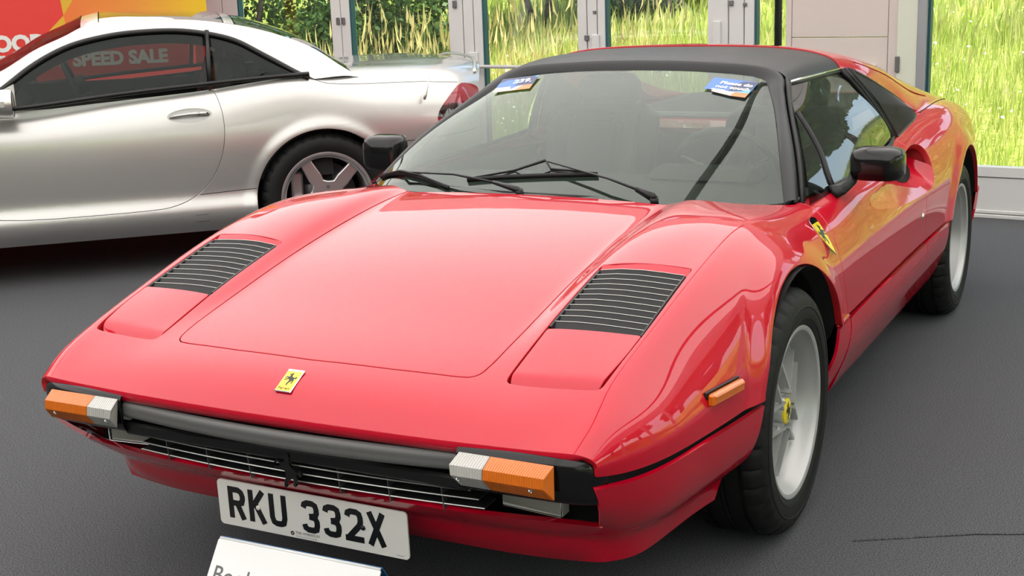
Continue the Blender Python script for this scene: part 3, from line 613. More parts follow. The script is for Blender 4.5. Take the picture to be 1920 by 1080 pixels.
# ================================================================ red sports car (x = its left, y = rearwards, front axle at y 0)
CAR = empty('sports_car', (0, 0, 0)); tag(CAR, 'low red sports car with black roof panel and white number plate', 'car')
def body_net():
    R = []
    R.append([(0,-1.012,.518),(.40,-.998,.516),(.46,-.993,.516),(.56,-.985,.516),(.63,-.982,.518),(.672,-.980,.520),(.705,-.972,.513),(.720,-.966,.498),(.718,-.964,.474)])
    R.append([(0,-.96,.566),(.40,-.945,.558),(.46,-.94,.556),(.57,-.93,.554),(.645,-.922,.554),(.690,-.92,.556),(.730,-.915,.534),(.747,-.912,.502),(.746,-.910,.466)])
    R.append([(0,-.86,.606),(.405,-.845,.598),(.46,-.84,.596),(.57,-.835,.597),(.665,-.83,.599),(.695,-.83,.597),(.750,-.825,.556),(.778,-.82,.510),(.780,-.82,.462)])
    R.append([(0,-.655,.654),(.409,-.645,.646),(.447,-.643,.657),(.57,-.64,.662),(.672,-.64,.658),(.701,-.64,.656),(.765,-.64,.590),(.803,-.64,.520),(.810,-.64,.457)])
    R.append([(0,-.43,.705),(.409,-.42,.696),(.445,-.42,.713),(.57,-.42,.724),(.676,-.42,.718),(.708,-.42,.716),(.778,-.42,.640),(.822,-.42,.545),(.832,-.42,.452)])
    R.append([(0,-.205,.746),(.410,-.20,.735),(.446,-.20,.760),(.57,-.20,.774),(.675,-.20,.765),(.710,-.20,.761),(.788,-.20,.688),(.832,-.20,.570),(.842,-.20,.450)])
    R.append([(0,.0,.772),(.412,.0,.763),(.450,.0,.786),(.57,.0,.796),(.668,.0,.788),(.710,.0,.779),(.792,.0,.710),(.836,.0,.590),(.844,.0,.450)])
    R.append([(0,.20,.790),(.415,.20,.780),(.456,.20,.795),(.57,.20,.788),(.658,.20,.778),(.705,.20,.768),(.788,.20,.708),(.834,.20,.600),(.842,.20,.450)])
    R.append([(0,.43,.790),(.42,.43,.783),(.48,.43,.776),(.58,.43,.767),(.66,.43,.760),(.71,.43,.753),(.780,.43,.708),(.828,.43,.610),(.840,.43,.450)])
    R.append([(0,.75,.79),(.42,.75,.785),(.48,.75,.785),(.58,.75,.783),(.66,.75,.779),(.715,.75,.770),(.780,.75,.725),(.826,.75,.620),(.840,.75,.452)])
    R.append([(0,1.1,.80),(.42,1.1,.80),(.48,1.1,.797),(.58,1.1,.795),(.66,1.1,.79),(.718,1.1,.780),(.783,1.1,.735),(.828,1.1,.630),(.840,1.1,.454)])
    R.append([(0,1.5,.81),(.42,1.5,.81),(.48,1.5,.81),(.58,1.5,.808),(.66,1.5,.802),(.715,1.5,.792),(.790,1.5,.750),(.836,1.5,.640),(.842,1.5,.454)])
    R.append([(0,1.85,.825),(.42,1.85,.825),(.48,1.85,.825),(.58,1.85,.824),(.66,1.85,.822),(.715,1.85,.812),(.793,1.85,.765),(.842,1.85,.650),(.846,1.85,.452)])
    R.append([(0,2.1,.83),(.42,2.1,.83),(.48,2.1,.83),(.58,2.1,.833),(.66,2.1,.836),(.72,2.1,.828),(.796,2.1,.785),(.846,2.1,.670),(.850,2.1,.450)])
    R.append([(0,2.34,.83),(.42,2.34,.83),(.48,2.34,.832),(.58,2.34,.838),(.66,2.34,.846),(.72,2.34,.838),(.795,2.34,.795),(.846,2.34,.680),(.851,2.34,.448)])
    R.append([(0,2.65,.82),(.42,2.65,.82),(.48,2.65,.822),(.58,2.65,.830),(.66,2.65,.838),(.72,2.65,.826),(.782,2.65,.780),(.826,2.65,.660),(.834,2.65,.448)])
    R.append([(0,2.95,.815),(.42,2.95,.813),(.48,2.95,.812),(.58,2.95,.812),(.65,2.95,.808),(.70,2.95,.79),(.752,2.95,.74),(.785,2.95,.63),(.790,2.95,.448)])
    R.append([(0,3.13,.82),(.42,3.125,.817),(.48,3.12,.813),(.58,3.11,.80),(.63,3.10,.785),(.67,3.09,.765),(.70,3.07,.71),(.722,3.06,.61),(.725,3.06,.448)])
    R = np.array(R, float); c0, c1 = R[:, 0], R[:, 1]
    def par(f): q = c0+(c1-c0)*f; q[:, 1] = c0[:, 1]+(c1[:, 1]-c0[:, 1])*f*f; q[:, 2] = c0[:, 2]+(c1[:, 2]-c0[:, 2])*f*f; return q   # crowned hood section
    R = np.concatenate([R[:, :1], np.stack([par(.25), par(.5), par(.75), par(.93)], 1), R[:, 1:]], 1)
    n = Net(R, ti=np.array([-1.0,-.93,-.83,-.64,-.42,-.2,0,.2,.43,.75,1.1,1.5,1.85,2.1,2.34,2.65,2.95,3.12]), sym=True, smooth=5)
    for yc, r in ((0, .372), (2.34, .375)):   # flared wheel-arch lips
        d = np.hypot(n.G[..., 1]-yc, n.G[..., 2]-.312); f = np.clip(1-np.abs(d-r)/.085, 0, 1); f = f*f*(3-2*f)
        n.G[..., 0] += f*np.clip((n.G[..., 0]-.70)/.08, 0, 1)*.016
    n.norm(); return n
BN = body_net()
kk = np.arange(BN.G.shape[1])[None]*np.ones((BN.G.shape[0], 1)); KM = BN.G.shape[1]-1
vsh = int(np.argmin(np.abs(BN.G[BN.G.shape[0]//3, :, 0]-.705)))        # column near the shoulder
top_m = kk <= vsh+10; side_m = kk >= vsh-8
def T_(P): return BN.inv(P, [0, 1], top_m)      # plan (x, y) -> uv
def S_(P): return BN.inv(P, [1, 2], side_m)     # elevation (y, z) -> uv
# ---- cut lines
hood = resamp([(0,-.872),(.20,-.865),(.355,-.853),(.383,-.848),(.397,-.838),(.403,-.820),(.407,-.78),(.409,-.64),(.409,-.42),(.410,-.20),(.412,0),(.414,.17),(.414,.207)], .012)
def off2(P, d):
    e = np.gradient(P, axis=0); e /= np.linalg.norm(e, axis=1, keepdims=True); return P+d*np.stack([-e[:, 1], e[:, 0]], 1)
hoodI = off2(hood, .003); hoodO = off2(hood, -.003); hoodI[0, 0] = hoodO[0, 0] = 0
cock_top = resamp([(0,.205),(.30,.207),(.44,.215),(.53,.252),(.60,.315),(.66,.395),(.700,.452)], .012)
belt = resamp([(.455,.756),(.60,.759),(.75,.762),(1.0,.765),(1.3,.775),(1.5,.785),(1.62,.797)], .012)
pocket = resamp(smoothpoly([(.458,-.60),(.458,-.820),(.463,-.842),(.480,-.848),(.560,-.844),(.650,-.836),(.668,-.830),(.673,-.812),(.682,-.60),(.682,-.345),(.679,-.334),(.668,-.332),(.570,-.337),(.468,-.344),(.459,-.347),(.457,-.357)], 3), .009, True)
shrink = lambda P, d: inset(P, d)
scoopO = resamp(smoothpoly([(.86,.696),(.90,.672),(1.00,.655),(1.16,.633),(1.35,.622),(1.52,.616),(1.66,.617),(1.71,.632),(1.727,.680),(1.735,.735),(1.722,.762),(1.68,.774),(1.60,.772),(1.40,.752),(1.22,.733),(1.05,.717),(.93,.710)], 3), .010, True)
door_f = resamp([(.487,.757),(.470,.735),(.449,.699),(.432,.655),(.427,.61),(.433,.56),(.447,.51),(.466,.47),(.472,.43)], .012)
door_r = resamp([(1.59,.796),(1.600,.78)], .012)[:1]
door_rl = resamp([(1.560,.43),(1.562,.50),(1.560,.60),(1.562,.64)], .012); door_ru = resamp([(1.585,.765),(1.60,.796)], .01)
def arc(yc, r, a0=-25, a1=205, n=90): return np.array([(yc+r*math.cos(math.radians(a0+(a1-a0)*i/n)), .312+r*math.sin(math.radians(a0+(a1-a0)*i/n))) for i in range(n+1)])
def clipz(P, lo=.462): return P[P[:, 1] > lo]
ar_f, ar_r = arc(0, .372), arc(2.34, .375)
cuts = []
def uvcut(Q, closed=False):
    Q = np.asarray(Q); d = np.concatenate([[True], np.linalg.norm(np.diff(Q, axis=0), axis=1) > .15]); cuts.append((Q[d], closed))
uvcut(T_(hoodI)); uvcut(T_(hoodO)); uvcut(T_(pocket), True); cpl = np.vstack([T_(cock_top), S_(belt)]); uvcut(cpl)
deckc = T_([(x, 1.635) for x in np.linspace(.70, 0, 40)]); uvcut(np.vstack([S_(belt[-1:]), deckc]))
so_uv = S_(scoopO); uvcut(so_uv, True)
dO = [off2(P, s) for P in (door_f, door_rl, door_ru) for s in (.0028, -.0028)]
for P in dO: uvcut(S_(P))
def groove_ext(A):   # arch line carried down to the waist groove
    uv = S_(clipz(A, .452)); return np.vstack([[uv[0, 0], KM], uv, [uv[-1, 0], KM]])
uvcut(groove_ext(ar_f)); uvcut(groove_ext(ar_r))
SK = Skin(BN, cuts)
cp, cuv = SK.cP, SK.cuv
hole_f = (np.hypot(cp[:, 1], cp[:, 2]-.312) < .372) & (cuv[:, 1] > vsh); hole_r = (np.hypot(cp[:, 1]-2.34, cp[:, 2]-.312) < .375) & (cuv[:, 1] > vsh)
for yc, r, A in ((0, .372, ar_f), (2.34, .375, ar_r)):   # below the last arch sample follow the straight drop
    pass
def xy_in(poly): return pip(cp[:, :2], poly)
hp = np.vstack([hoodI, [(0, .207)]]); in_hood = xy_in(hp) & (cp[:, 1] < .206); hpo = np.vstack([hoodO, [(.0, .26)]]); in_hoodo = xy_in(np.vstack([hoodO, [(.4145, .26), (0, .26)]]))
in_pocket = pip(cuv, T_(pocket))
ck = np.vstack([cpl, deckc, [[T_([(0, 1.635)])[0, 0], -1], [cpl[0, 0], -1]]]); in_cock = pip(cuv, ck)
in_scoop = pip(cuv, so_uv)
yz = cp[:, 1:]; sidec = cuv[:, 1] > vsh-8
def lineside(P, yzv):   # signed y distance from a front-to-rear cut given by z
    P = P[np.argsort(P[:, 1])]; return yzv[:, 0]-np.interp(yzv[:, 1], P[:, 1], P[:, 0])
dfO, dfI = lineside(dO[0], yz), lineside(dO[1], yz)
rr0 = np.vstack([door_rl, [(1.565, .70)], door_ru]); dr = lineside(rr0, yz)
in_door = (np.minimum(dfO, dfI) > 0) & (dr < -.0028) & sidec & ~in_scoop & ~in_cock
gap_d = ((np.minimum(dfO, dfI) <= 0) & (np.maximum(dfO, dfI) > 0) & sidec & (cp[:, 2] < .757)) | ((np.abs(dr) <= .0028) & sidec & ~in_scoop)
in_body = ~(hole_f | hole_r | in_hoodo | in_hood | in_pocket | in_cock | in_scoop | in_door | gap_d)
SK.panel('front_body', RED, in_body & (cp[:, 1] < .9), CAR, sym=True, both=True, matr=REDIN, thick=.02); SK.panel('rear_body', RED, in_body & (cp[:, 1] >= .9), CAR, sym=True, both=True, matr=REDIN, thick=.02)
SK.panel('hood', RED, in_hood & ~in_cock, CAR, sym=True, both=True, matr=REDIN)
SK.panel('door', RED, in_door, CAR, mirror=True, matr=REDIN)
# ---- headlamp lids, vents and the pocket they sit in
lid = resamp(smoothpoly([(.467,-.72),(.467,-.822),(.470,-.836),(.484,-.838),(.56,-.834),(.642,-.826),(.656,-.822),(.661,-.808),(.672,-.72),(.674,-.641),(.674,-.637),(.670,-.637),(.57,-.642),(.470,-.647),(.466,-.647),(.466,-.651)], 2), .008, True)
cu2 = [(T_(lid), True)]
SK2 = Skin(BN, cu2); in_lid = pip(SK2.cuv, T_(lid))
def liddisp(V):
    s = np.maximum(0, -.803-.10*(.66-V[:, 0])*.7-V[:, 1]); return -.62*s
lids = SK2.panel('headlamp_lid', RED, in_lid, CAR, mirror=True, matr=REDIN, disp=liddisp, thick=.02)
def topz(x, y): return BN.ev(T_([(x, y)]))[0][2]
for sx in (1, -1):
    # tray closing the pocket
    q = MB(); P = shrink(pocket, -.001); z = [topz(*p)-.012 for p in P[::2]]; pr = P[::2]; n = len(pr)
    q.add([(sx*p[0], p[1], zz) for p, zz in zip(pr, z)]+[(sx*p[0], p[1], zz-.035) for p, zz in zip(pr, z)], [(i, (i+1) % n, n+(i+1) % n, n+i) for i in range(n)]+[tuple(n+i for i in f) for f in cap([tuple(p) for p in pr])])
    q.build('lamp_pocket', REDIN, CAR, smooth=False)
    v = empty('vent_grille', parent=CAR)
    q = MB(); ys = np.linspace(-.634, -.372, 12); xs = (.465, .674)
    q.add([(sx*x, y, topz(x, y)-.030) for y in ys for x in xs], [(2*i, 2*i+1, 2*i+3, 2*i+2) for i in range(11)]); q.build('backing', BLKM, v)
    for x in xs:
        q = MB(); q.tube([(sx*x, y, topz(x, y)-.004) for y in ys], .0035, 6); q.build('side_rail', BLK, v)
    for k in range(11):
        y = -.611+k*.02435; q = MB(); c0 = [topz(x, y) for x in np.linspace(.467, .672, 5)]; xx = np.linspace(.467, .672, 5)
        V = []
        for x, zc in zip(xx, c0): V += [(sx*x, y, zc-.003), (sx*x, y+.0015, zc-.0040), (sx*x, y-.0195, zc-.0235), (sx*x, y-.0210, zc-.0215)]
        F = [];
        for i in range(4):
            for a in range(4): F.append((4*i+a, 4*i+(a+1) % 4, 4*i+4+(a+1) % 4, 4*i+4+a))
        F += [(0, 1, 2, 3), (16, 17, 18, 19)]; q.add(V, F); s_ = q.build('slat', SLAT, v)
        q = MB(); q.tube([(sx*x, y, zc-.0022) for x, zc in zip(xx, c0)], .0008, 4); e_ = q.build('slat_edge', SLATE, v)
    q = MB(); xx = np.linspace(.463, .676, 6)
    q.add([(sx*x, -.368, topz(x, -.368)-.012) for x in xx]+[(sx*x, -.337-(.008 if x < .5 else 0), topz(x, -.337)-.001) for x in xx], [(i, i+1, 7+i, 6+i) for i in range(5)]); q.build('vent_ramp', RED, CAR, smooth=True)
# ---- side air scoop: a teardrop hollow that deepens towards a dark intake
ysc = np.concatenate([np.linspace(.862, .95, 6), np.linspace(.98, 1.728, 34)])
def zb(y, lo):
    P = scoopO; n = len(P); z = []
    for i in range(n):
        a, b = P[i], P[(i+1) % n]
        if (a[0]-y)*(b[0]-y) <= 0 and a[0] != b[0]: z.append(a[1]+(b[1]-a[1])*(y-a[0])/(b[0]-a[0]))
    return (min(z) if lo else max(z)) if z else None
rows = []
for y in ysc:
    z0, z1 = zb(y, True), zb(y, False)
    if z0 is None: continue
    zz = z1+(z0-z1)*np.linspace(0, 1, 15); uv = S_([(y, z) for z in zz]); P = BN.ev(uv)
    d = .095*np.clip((y-.87)/.70, 0, 1)**1.25; t_ = np.linspace(0, 1, 15); prof = np.clip(t_/.22, 0, 1)**.7*np.clip((1-t_)/.60, 0, 1)**.9
    prof = np.maximum(prof, 0); P[:, 0] -= d*prof; rows.append(P)
rows = np.array(rows); ni = len(rows)
for sx in (1, -1):
    V = rows.reshape(-1, 3)*[sx, 1, 1]; F = []
    for i in range(ni-1):
        for k in range(14): a = i*15+k; q = (a, a+15, a+16, a+1); F.append(q if sx > 0 else q[::-1])
    sc_ = obj('side_scoop', V, F, RED, CAR, smooth=True)
    # rear wall and a black patch for the shaded intake
    yw = ysc[-1]; W = []; top = rows[-1]
    uv = S_([(1.735, z) for z in np.linspace(.77, .62, 12)]); E = BN.ev(uv); q = MB()
    I = E.copy(); I[:, 0] -= .09; V = [(sx*p[0], 1.738, p[2]) for p in E]+[(sx*p[0], 1.738, p[2]) for p in I]
    q.add(V, [(i, i+1, 13+i, 12+i) for i in range(11)]); q.build('intake_wall', REDIN, sc_)
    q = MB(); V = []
    for f_ in (1., .55, 0.):   # black patch painted as shade of the opening, rearmost in the hollow
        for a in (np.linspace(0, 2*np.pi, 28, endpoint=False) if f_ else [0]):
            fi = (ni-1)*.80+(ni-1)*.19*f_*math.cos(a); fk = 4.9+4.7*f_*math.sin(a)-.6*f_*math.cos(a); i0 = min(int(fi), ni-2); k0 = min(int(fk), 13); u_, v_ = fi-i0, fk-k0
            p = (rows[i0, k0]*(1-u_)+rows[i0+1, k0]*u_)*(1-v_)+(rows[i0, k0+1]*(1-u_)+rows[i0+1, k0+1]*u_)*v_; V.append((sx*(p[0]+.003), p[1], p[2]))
    q.add(V, [(i, (i+1) % 28, 28+(i+1) % 28, 28+i) for i in range(28)]+[(28+i, 28+(i+1) % 28, 56) for i in range(28)]); q.build('intake_shade_patch', BLKM, sc_, smooth=True)
# ---- waist groove strip behind the shells, lower body
def gro(y0, y1, m_, nm, n=40):
    for sx in (1, -1):
        q = MB(); ys = np.linspace(y0, y1, n); P = BN.G[:, -1]; xs = np.interp(ys, P[:, 1], P[:, 0]); zs = np.interp(ys, P[:, 1], P[:, 2])
        V = [(sx*(x-.010), y, z+.012) for x, y, z in zip(xs, ys, zs)]+[(sx*(x-.010), y, z-.026) for x, y, z in zip(xs, ys, zs)]
        q.add(V, [(i, i+1, n+i+1, n+i) for i in range(n-1)]); q.build(nm, m_, CAR)
gro(-.958, -.362, BLKM, 'waist_strip'); gro(.365, 1.99, REDIN, 'waist_strip'); gro(2.70, 3.05, BLKM, 'waist_strip')
LW = Net([[(.709,-.964,.452),(.703,-.93,.395),(.669,-.853,.325),(.645,-.804,.285),(.635,-.780,.213)],
          [(.744,-.905,.449),(.734,-.875,.385),(.706,-.83,.322),(.678,-.785,.285),(.668,-.75,.213)],
          [(.778,-.82,.448),(.768,-.80,.380),(.742,-.765,.318),(.708,-.73,.284),(.690,-.71,.213)],
          [(.806,-.65,.446),(.795,-.64,.375),(.766,-.63,.310),(.730,-.62,.280),(.706,-.61,.213)],
          [(.826,-.50,.444),(.815,-.49,.375),(.785,-.48,.308),(.745,-.48,.280),(.722,-.47,.213)],
          [(.842,-.345,.440),(.832,-.35,.375),(.800,-.36,.308),(.760,-.37,.280),(.738,-.38,.213)]], step=.012, smooth=2)
netobj('front_corner_valance', LW, RED, CAR, mirror=True, thick=.01)
CH = Net([[(0,-.935,.347),(0,-.897,.311),(0,-.872,.296),(0,-.842,.25),(0,-.805,.211)],
          [(.30,-.93,.346),(.30,-.892,.309),(.30,-.866,.295),(.30,-.838,.25),(.30,-.803,.211)],
          [(.52,-.905,.343),(.53,-.872,.308),(.535,-.850,.293),(.53,-.826,.25),(.52,-.795,.212)],
          [(.62,-.885,.341),(.61,-.852,.304),(.605,-.83,.290),(.60,-.812,.25),(.59,-.785,.213)],
          [(.686,-.870,.338),(.668,-.842,.312),(.651,-.803,.286),(.645,-.788,.25),(.641,-.776,.213)]], step=.012, smooth=2)
netobj('chin_spoiler', CH, RED, CAR, both=True, thick=.01)
def sill(y0, y1, nm, x0=.844):
    R = []
    for y in np.linspace(y0, y1, 5): R.append([(x0-.004, y, .441), (x0-.002, y, .430), (x0-.008, y, .36), (x0-.035, y, .285), (x0-.075, y, .21), (x0-.115, y, .195)])
    return netobj(nm, Net(R, step=.02, smooth=1), RED, CAR, mirror=True, thick=.01)
sill(.468, 1.555, 'lower_door_skin'); sill(1.560, 1.985, 'rear_quarter_sill')
FS = Net([[(.842,.345,.441),(.840,.350,.43),(.830,.355,.36),(.795,.345,.285),(.755,.330,.21)],[(.841,.40,.441),(.841,.40,.43),(.834,.40,.36),(.808,.40,.285),(.768,.40,.21)],[(.840,.463,.441),(.842,.463,.430),(.836,.463,.36),(.809,.463,.285),(.769,.463,.21)]], step=.015, smooth=1)
netobj('front_quarter_sill', FS, RED, CAR, mirror=True, thick=.008)
RV = Net([[(.838,2.70,.441),(.83,2.70,.36),(.80,2.70,.26)],[(.788,2.95,.441),(.78,2.95,.36),(.75,2.95,.26)],[(.72,3.06,.441),(.71,3.05,.36),(.69,3.03,.26)],[(.40,3.12,.441),(.40,3.11,.36),(.40,3.08,.26)],[(0,3.13,.441),(0,3.12,.36),(0,3.09,.26)]], step=.03, smooth=1)
netobj('rear_valance', RV, RED, CAR, both=True, thick=.01)
q = MB(); q.box((0, 3.085, .60), (1.24, .03, .30)); q.build('tail_panel', BLKM, CAR)
for sx in (1, -1):
    for x in (.38, .56):
        q = MB(); q.lathe([(-.01, .001), (.018, .03), (.02, .055), (.0, .062)], 24, frame((sx*x, 3.105, .66), (0, 1, 0), (1, 0, 0), (0, 0, 1))); q.build('tail_lamp', REDL, CAR, smooth=True)
# small running-light strip ends on the waist line at the front arch
for sx in (1, -1):
    q = MB(); q.tube([(sx*.842, .345, .447), (sx*.843, .40, .447), (sx*.842, .463, .448)], [.004, .006, .006], 8); q.build('waist_trim', RED, CAR, smooth=True)
# inner wheel housings and underbody
for yc in (0, 2.34):
    for sx in (1, -1):
        q = MB(); n = 28; A = [math.radians(-12+204*i/n) for i in range(n+1)]; r0 = .368
        xo = lambda a: .838-.62*max(0, .132-r0*math.sin(a)); V = [(sx*xo(a), yc+r0*math.cos(a), .312+r0*math.sin(a)) for a in A]+[(sx*(xo(a)-.04), yc+.352*math.cos(a), .312+.352*math.sin(a)) for a in A]+[(sx*.52, yc+.35*math.cos(a), .312+.35*math.sin(a)) for a in A]
        m1 = n+1; q.add(V, [(i, i+1, m1+i+1, m1+i) for i in range(n)]+[(m1+i, m1+i+1, 2*m1+i+1, 2*m1+i) for i in range(n)]+[tuple(2*m1+i for i in range(m1))]); q.build('wheel_housing', BLKM, CAR)
q = MB(); q.box((0, -.58, .35), (1.06, .36, .20)); q.box((0, -.36, .38), (.98, .5, .30)); q.box((0, .0, .42), (1.0, .7, .40)); q.box((0, 1.2, .24), (1.46, 1.55, .10)); q.box((0, 2.4, .42), (1.0, 1.3, .55)); q.build('underbody', BLKM, CAR)
# ---- nose: lip, black recess, bumper bar, lamps, grille
def nose_y(x): return np.interp(abs(x), [0, .40, .56, .672, .72], [-1.012, -.998, -.985, -.980, -.966])
for sx in (0,):
    xs = np.concatenate([np.linspace(-.716, -.60, 10), np.linspace(-.58, .58, 40), np.linspace(.60, .716, 10)])
    LPt = BN.G[0]; Lx = np.concatenate([-LPt[::-1, 0], LPt[1:, 0]])
    # the lip: rolls from the hood skin down and back to the recess
    row = [p for p in LPt if p[0] < .719]; kx = int(np.argmax(LPt[:, 0])); row = LPt[:kx+1]
    P0 = row; P1 = row+np.stack([0*row[:, 0], np.full(len(row), -.003), np.full(len(row), -.007)], 1); P2 = row+np.stack([0*row[:, 0], np.full(len(row), .003), np.full(len(row), -.0245)], 1); P3 = row+np.stack([-row[:, 0]*.01, np.full(len(row), .05), np.full(len(row), -.028)], 1)
    # at the outer corner the lip tucks under the fender side, so it fades out there
    f = np.clip((.712-row[:, 0])/.05, 0, 1)[:, None]; P1 = row+(P1-row)*f; P2 = row+(P2-row)*f; P3 = row+(P3-row)*np.maximum(f, .3)
    V = np.vstack([P0, P1, P2, P3]); n = len(row); F = [(j*n+i, j*n+i+1, (j+1)*n+i+1, (j+1)*n+i) for j in range(3) for i in range(n-1)]
    V2 = np.vstack([V, V*[-1, 1, 1]]); F2 = F+[tuple(len(V)+i for i in q_[::-1]) for q_ in F]
    obj('nose_lip', V2, F2, RED, CAR, smooth=True)
q = MB()
for sx in (1, -1): q.prism([(0, -.84), (.665, -.84), (.66, -.78), (0, -.78)] if sx > 0 else [(0, -.84), (0, -.78), (-.66, -.78), (-.665, -.84)], .325, .49)
q.build('nose_recess', BLKM, CAR)
# rubber faced bumper bar
R = []
for x in np.linspace(-.441, .441, 9):
    yb = -.988-.034*(1-(x/.441)**2); R.append([(x, yb+.010, .4850), (x, yb+.003, .4845), (x, yb, .4820), (x, yb-.0015, .470), (x, yb-.001, .4590), (x, yb+.002, .4565), (x, yb+.010, .456)])
netobj('bumper_bar', Net(R, step=.003, smooth=0), BUMP, CAR, thick=.004)
q = MB(); q.box((0, -.962, .424), (.90, .05, .030), None, .006); q.box((0, -.94, .466), (.88, .09, .034), None, .004); q.build('bumper_backing', BLK, CAR, )
for sx in (1, -1):
    pod = empty('lamp_pod', parent=CAR)
    # black surround: wraps round the corner
    R = []
    for (x, yf, zt, zb_) in ((.436,-1.000,.503,.425),(.52,-.999,.503,.424),(.62,-.992,.503,.422),(.668,-.984,.502,.420),(.695,-.972,.498,.418),(.712,-.955,.487,.416),(.722,-.93,.470,.415)):
        R.append([(sx*x, yf+.05, zt), (sx*x, yf+.004, zt), (sx*x, yf, zt-.006), (sx*x, yf+.002, (zt+zb_)/2), (sx*x, yf+.004, zb_+.006), (sx*x, yf+.008, zb_), (sx*x, yf+.06, zb_)])
    netobj('pod_case', Net(R, step=.008, smooth=1), GLB, pod, thick=.004)
    R = []
    for (x, y0, zt, zb_) in ((.640,-.955,.42,.350),(.675,-.950,.42,.348),(.690,-.925,.42,.345),(.690,-.88,.42,.342)): R.append([(sx*x, y0, zt), (sx*x, y0+.01, .38), (sx*x, y0+.02, zb_)])
    def lens(nm, xa, xb, m_, ins=0.):
        # faceted lens: upper slope, front face, lower slope; end xa is the chevron end
        def col(x, k): return [(sx*x[0], -1.003, .4985), (sx*x[1], -1.033, .482), (sx*x[2], -1.036, .462), (sx*x[3], -1.010, .433)]
        A, B = col(xa, 0), col(xb, 0); q = MB(); n = 4
        q.add(A+B, [(i, i+1, 5+i, 4+i) for i in range(3)]+[(0, 1, 2, 3), (4, 5, 6, 7)]); o_ = q.build(nm, m_, pod)
        q2 = MB(); nr = int(abs(xb[0]-xa[0])/.0055)
        for k in range(nr):   # moulded ribs
            f = (k+.5)/nr; r0 = [tuple(a+(b-a)*f for a, b in zip(p, p2)) for p, p2 in zip(A, B)]; q2.tube([(p[0], p[1]-.0004, p[2]) for p in r0], .0009, 4)
        tag(q2.build('lens_ribs', m_, o_), kind='stuff')
        return o_
    l1 = lens('white_lens', (.443, .437, .440, .447), (.511, .509, .509, .513), CLR); l2 = lens('amber_lens', (.5125, .511, .511, .5145), (.647, .640, .640, .650), AMB)
    for (x, m_) in ((.455, l1), (.612, l2)):
        q = MB(); q.lathe([(.0, .0005), (0, .0032), (.002, .004)], 12, frame((sx*x, -1.0315, .455), (0, -1, 0), (1, 0, 0), (0, 0, 1))); q.build('screw', CHR, m_)
    fog = empty('driving_lamp', parent=CAR); q = MB(); q.prism([(.472, .352), (.597, .344), (.602, .350), (.602, .402), (.597, .408), (.472, .408), (.467, .402), (.467, .358)], -.002, .0, frame((0, -.882, 0), (sx, 0, 0), (0, 0, 1), (0, -1, 0)))
    q.build('lamp_glass', glass('lamp_glass_%s' % ('l' if sx > 0 else 'r'), (.8, .8, .78)), fog)
    q = MB(); q.prism([(.467, .346), (.602, .340), (.602, .408), (.467, .408)], 0, .030, frame((0, -.848, 0), (sx, 0, 0), (0, 0, 1), (0, -1, 0))); q.c = 0; q.build('lamp_case', REFL, fog)
    q = MB(); q.tube([(sx*.467, -.885, .346), (sx*.602, -.885, .339), (sx*.603, -.885, .405)], .0022, 6); q.build('lamp_rim', CHR, fog, smooth=True)
    mk = empty('side_marker_lamp', parent=CAR)
    Tm = frame((sx*.8135, -.53, .522), Vector((sx*.16, .985, -.01)).normalized(), (0, 0, 1), Vector((sx*.985, -.16, .12)).normalized())
    MB().box((0, 0, .001), (.150, .036, .006), Tm, .002).build('marker_gasket', BLK, mk); MB().box((0, -.001, .012), (.140, .028, .018), Tm, .005).build('marker_lens', AMB, mk)
    MB().box((0, .004, .021), (.128, .006, .004), Tm, .001).build('marker_ridge', AMB, mk)
# grille
gr = empty('front_grille', parent=CAR)
def gy(x): return -.952+.02*(x/.42)**2
for k, z in enumerate((.395, .3755, .356)):
    h = .425-.0*k if k else .365; h = (.385, .420, .452)[k] if False else (.430, .445, .455)[k]
    R = []; xs = np.linspace(-h, h, 15); V = []
    for x in xs: V += [(x, gy(x)-.012+.004*k, z), (x, gy(x)-.012+.004*k, z-.0022), (x, gy(x)+.045, z+.0), (x, gy(x)+.045, z+.003)]
    F = []
    for i in range(14):
        for a in range(4): F.append((4*i+a, 4*i+4+a, 4*i+4+(a+1) % 4, 4*i+(a+1) % 4))
    q = MB(); q.add(V, F+[(0, 1, 2, 3), (56, 57, 58, 59)]); q.build('slat', SLAT, gr)
    q = MB(); q.tube([(x, gy(x)-.0125+.004*k, z-.001) for x in xs], .0016, 5); q.build('slat_edge', SLATE, gr)
for x in (-.364, -.240, -.119, 0, .119, .240, .364):
    y0 = gy(x); q = MB(); q.add([(x-.001, y0-.0135, .408), (x+.001, y0-.0135, .408), (x+.001, y0-.0045, .342), (x-.001, y0-.0045, .342), (x-.001, y0+.04, .41), (x+.001, y0+.04, .41), (x+.001, y0+.04, .342), (x-.001, y0+.04, .342)], [(0, 1, 2, 3), (4, 7, 6, 5), (0, 3, 7, 4), (1, 5, 6, 2)]); q.build('upright', SLATE if abs(x) > 2 else ALUD, gr)
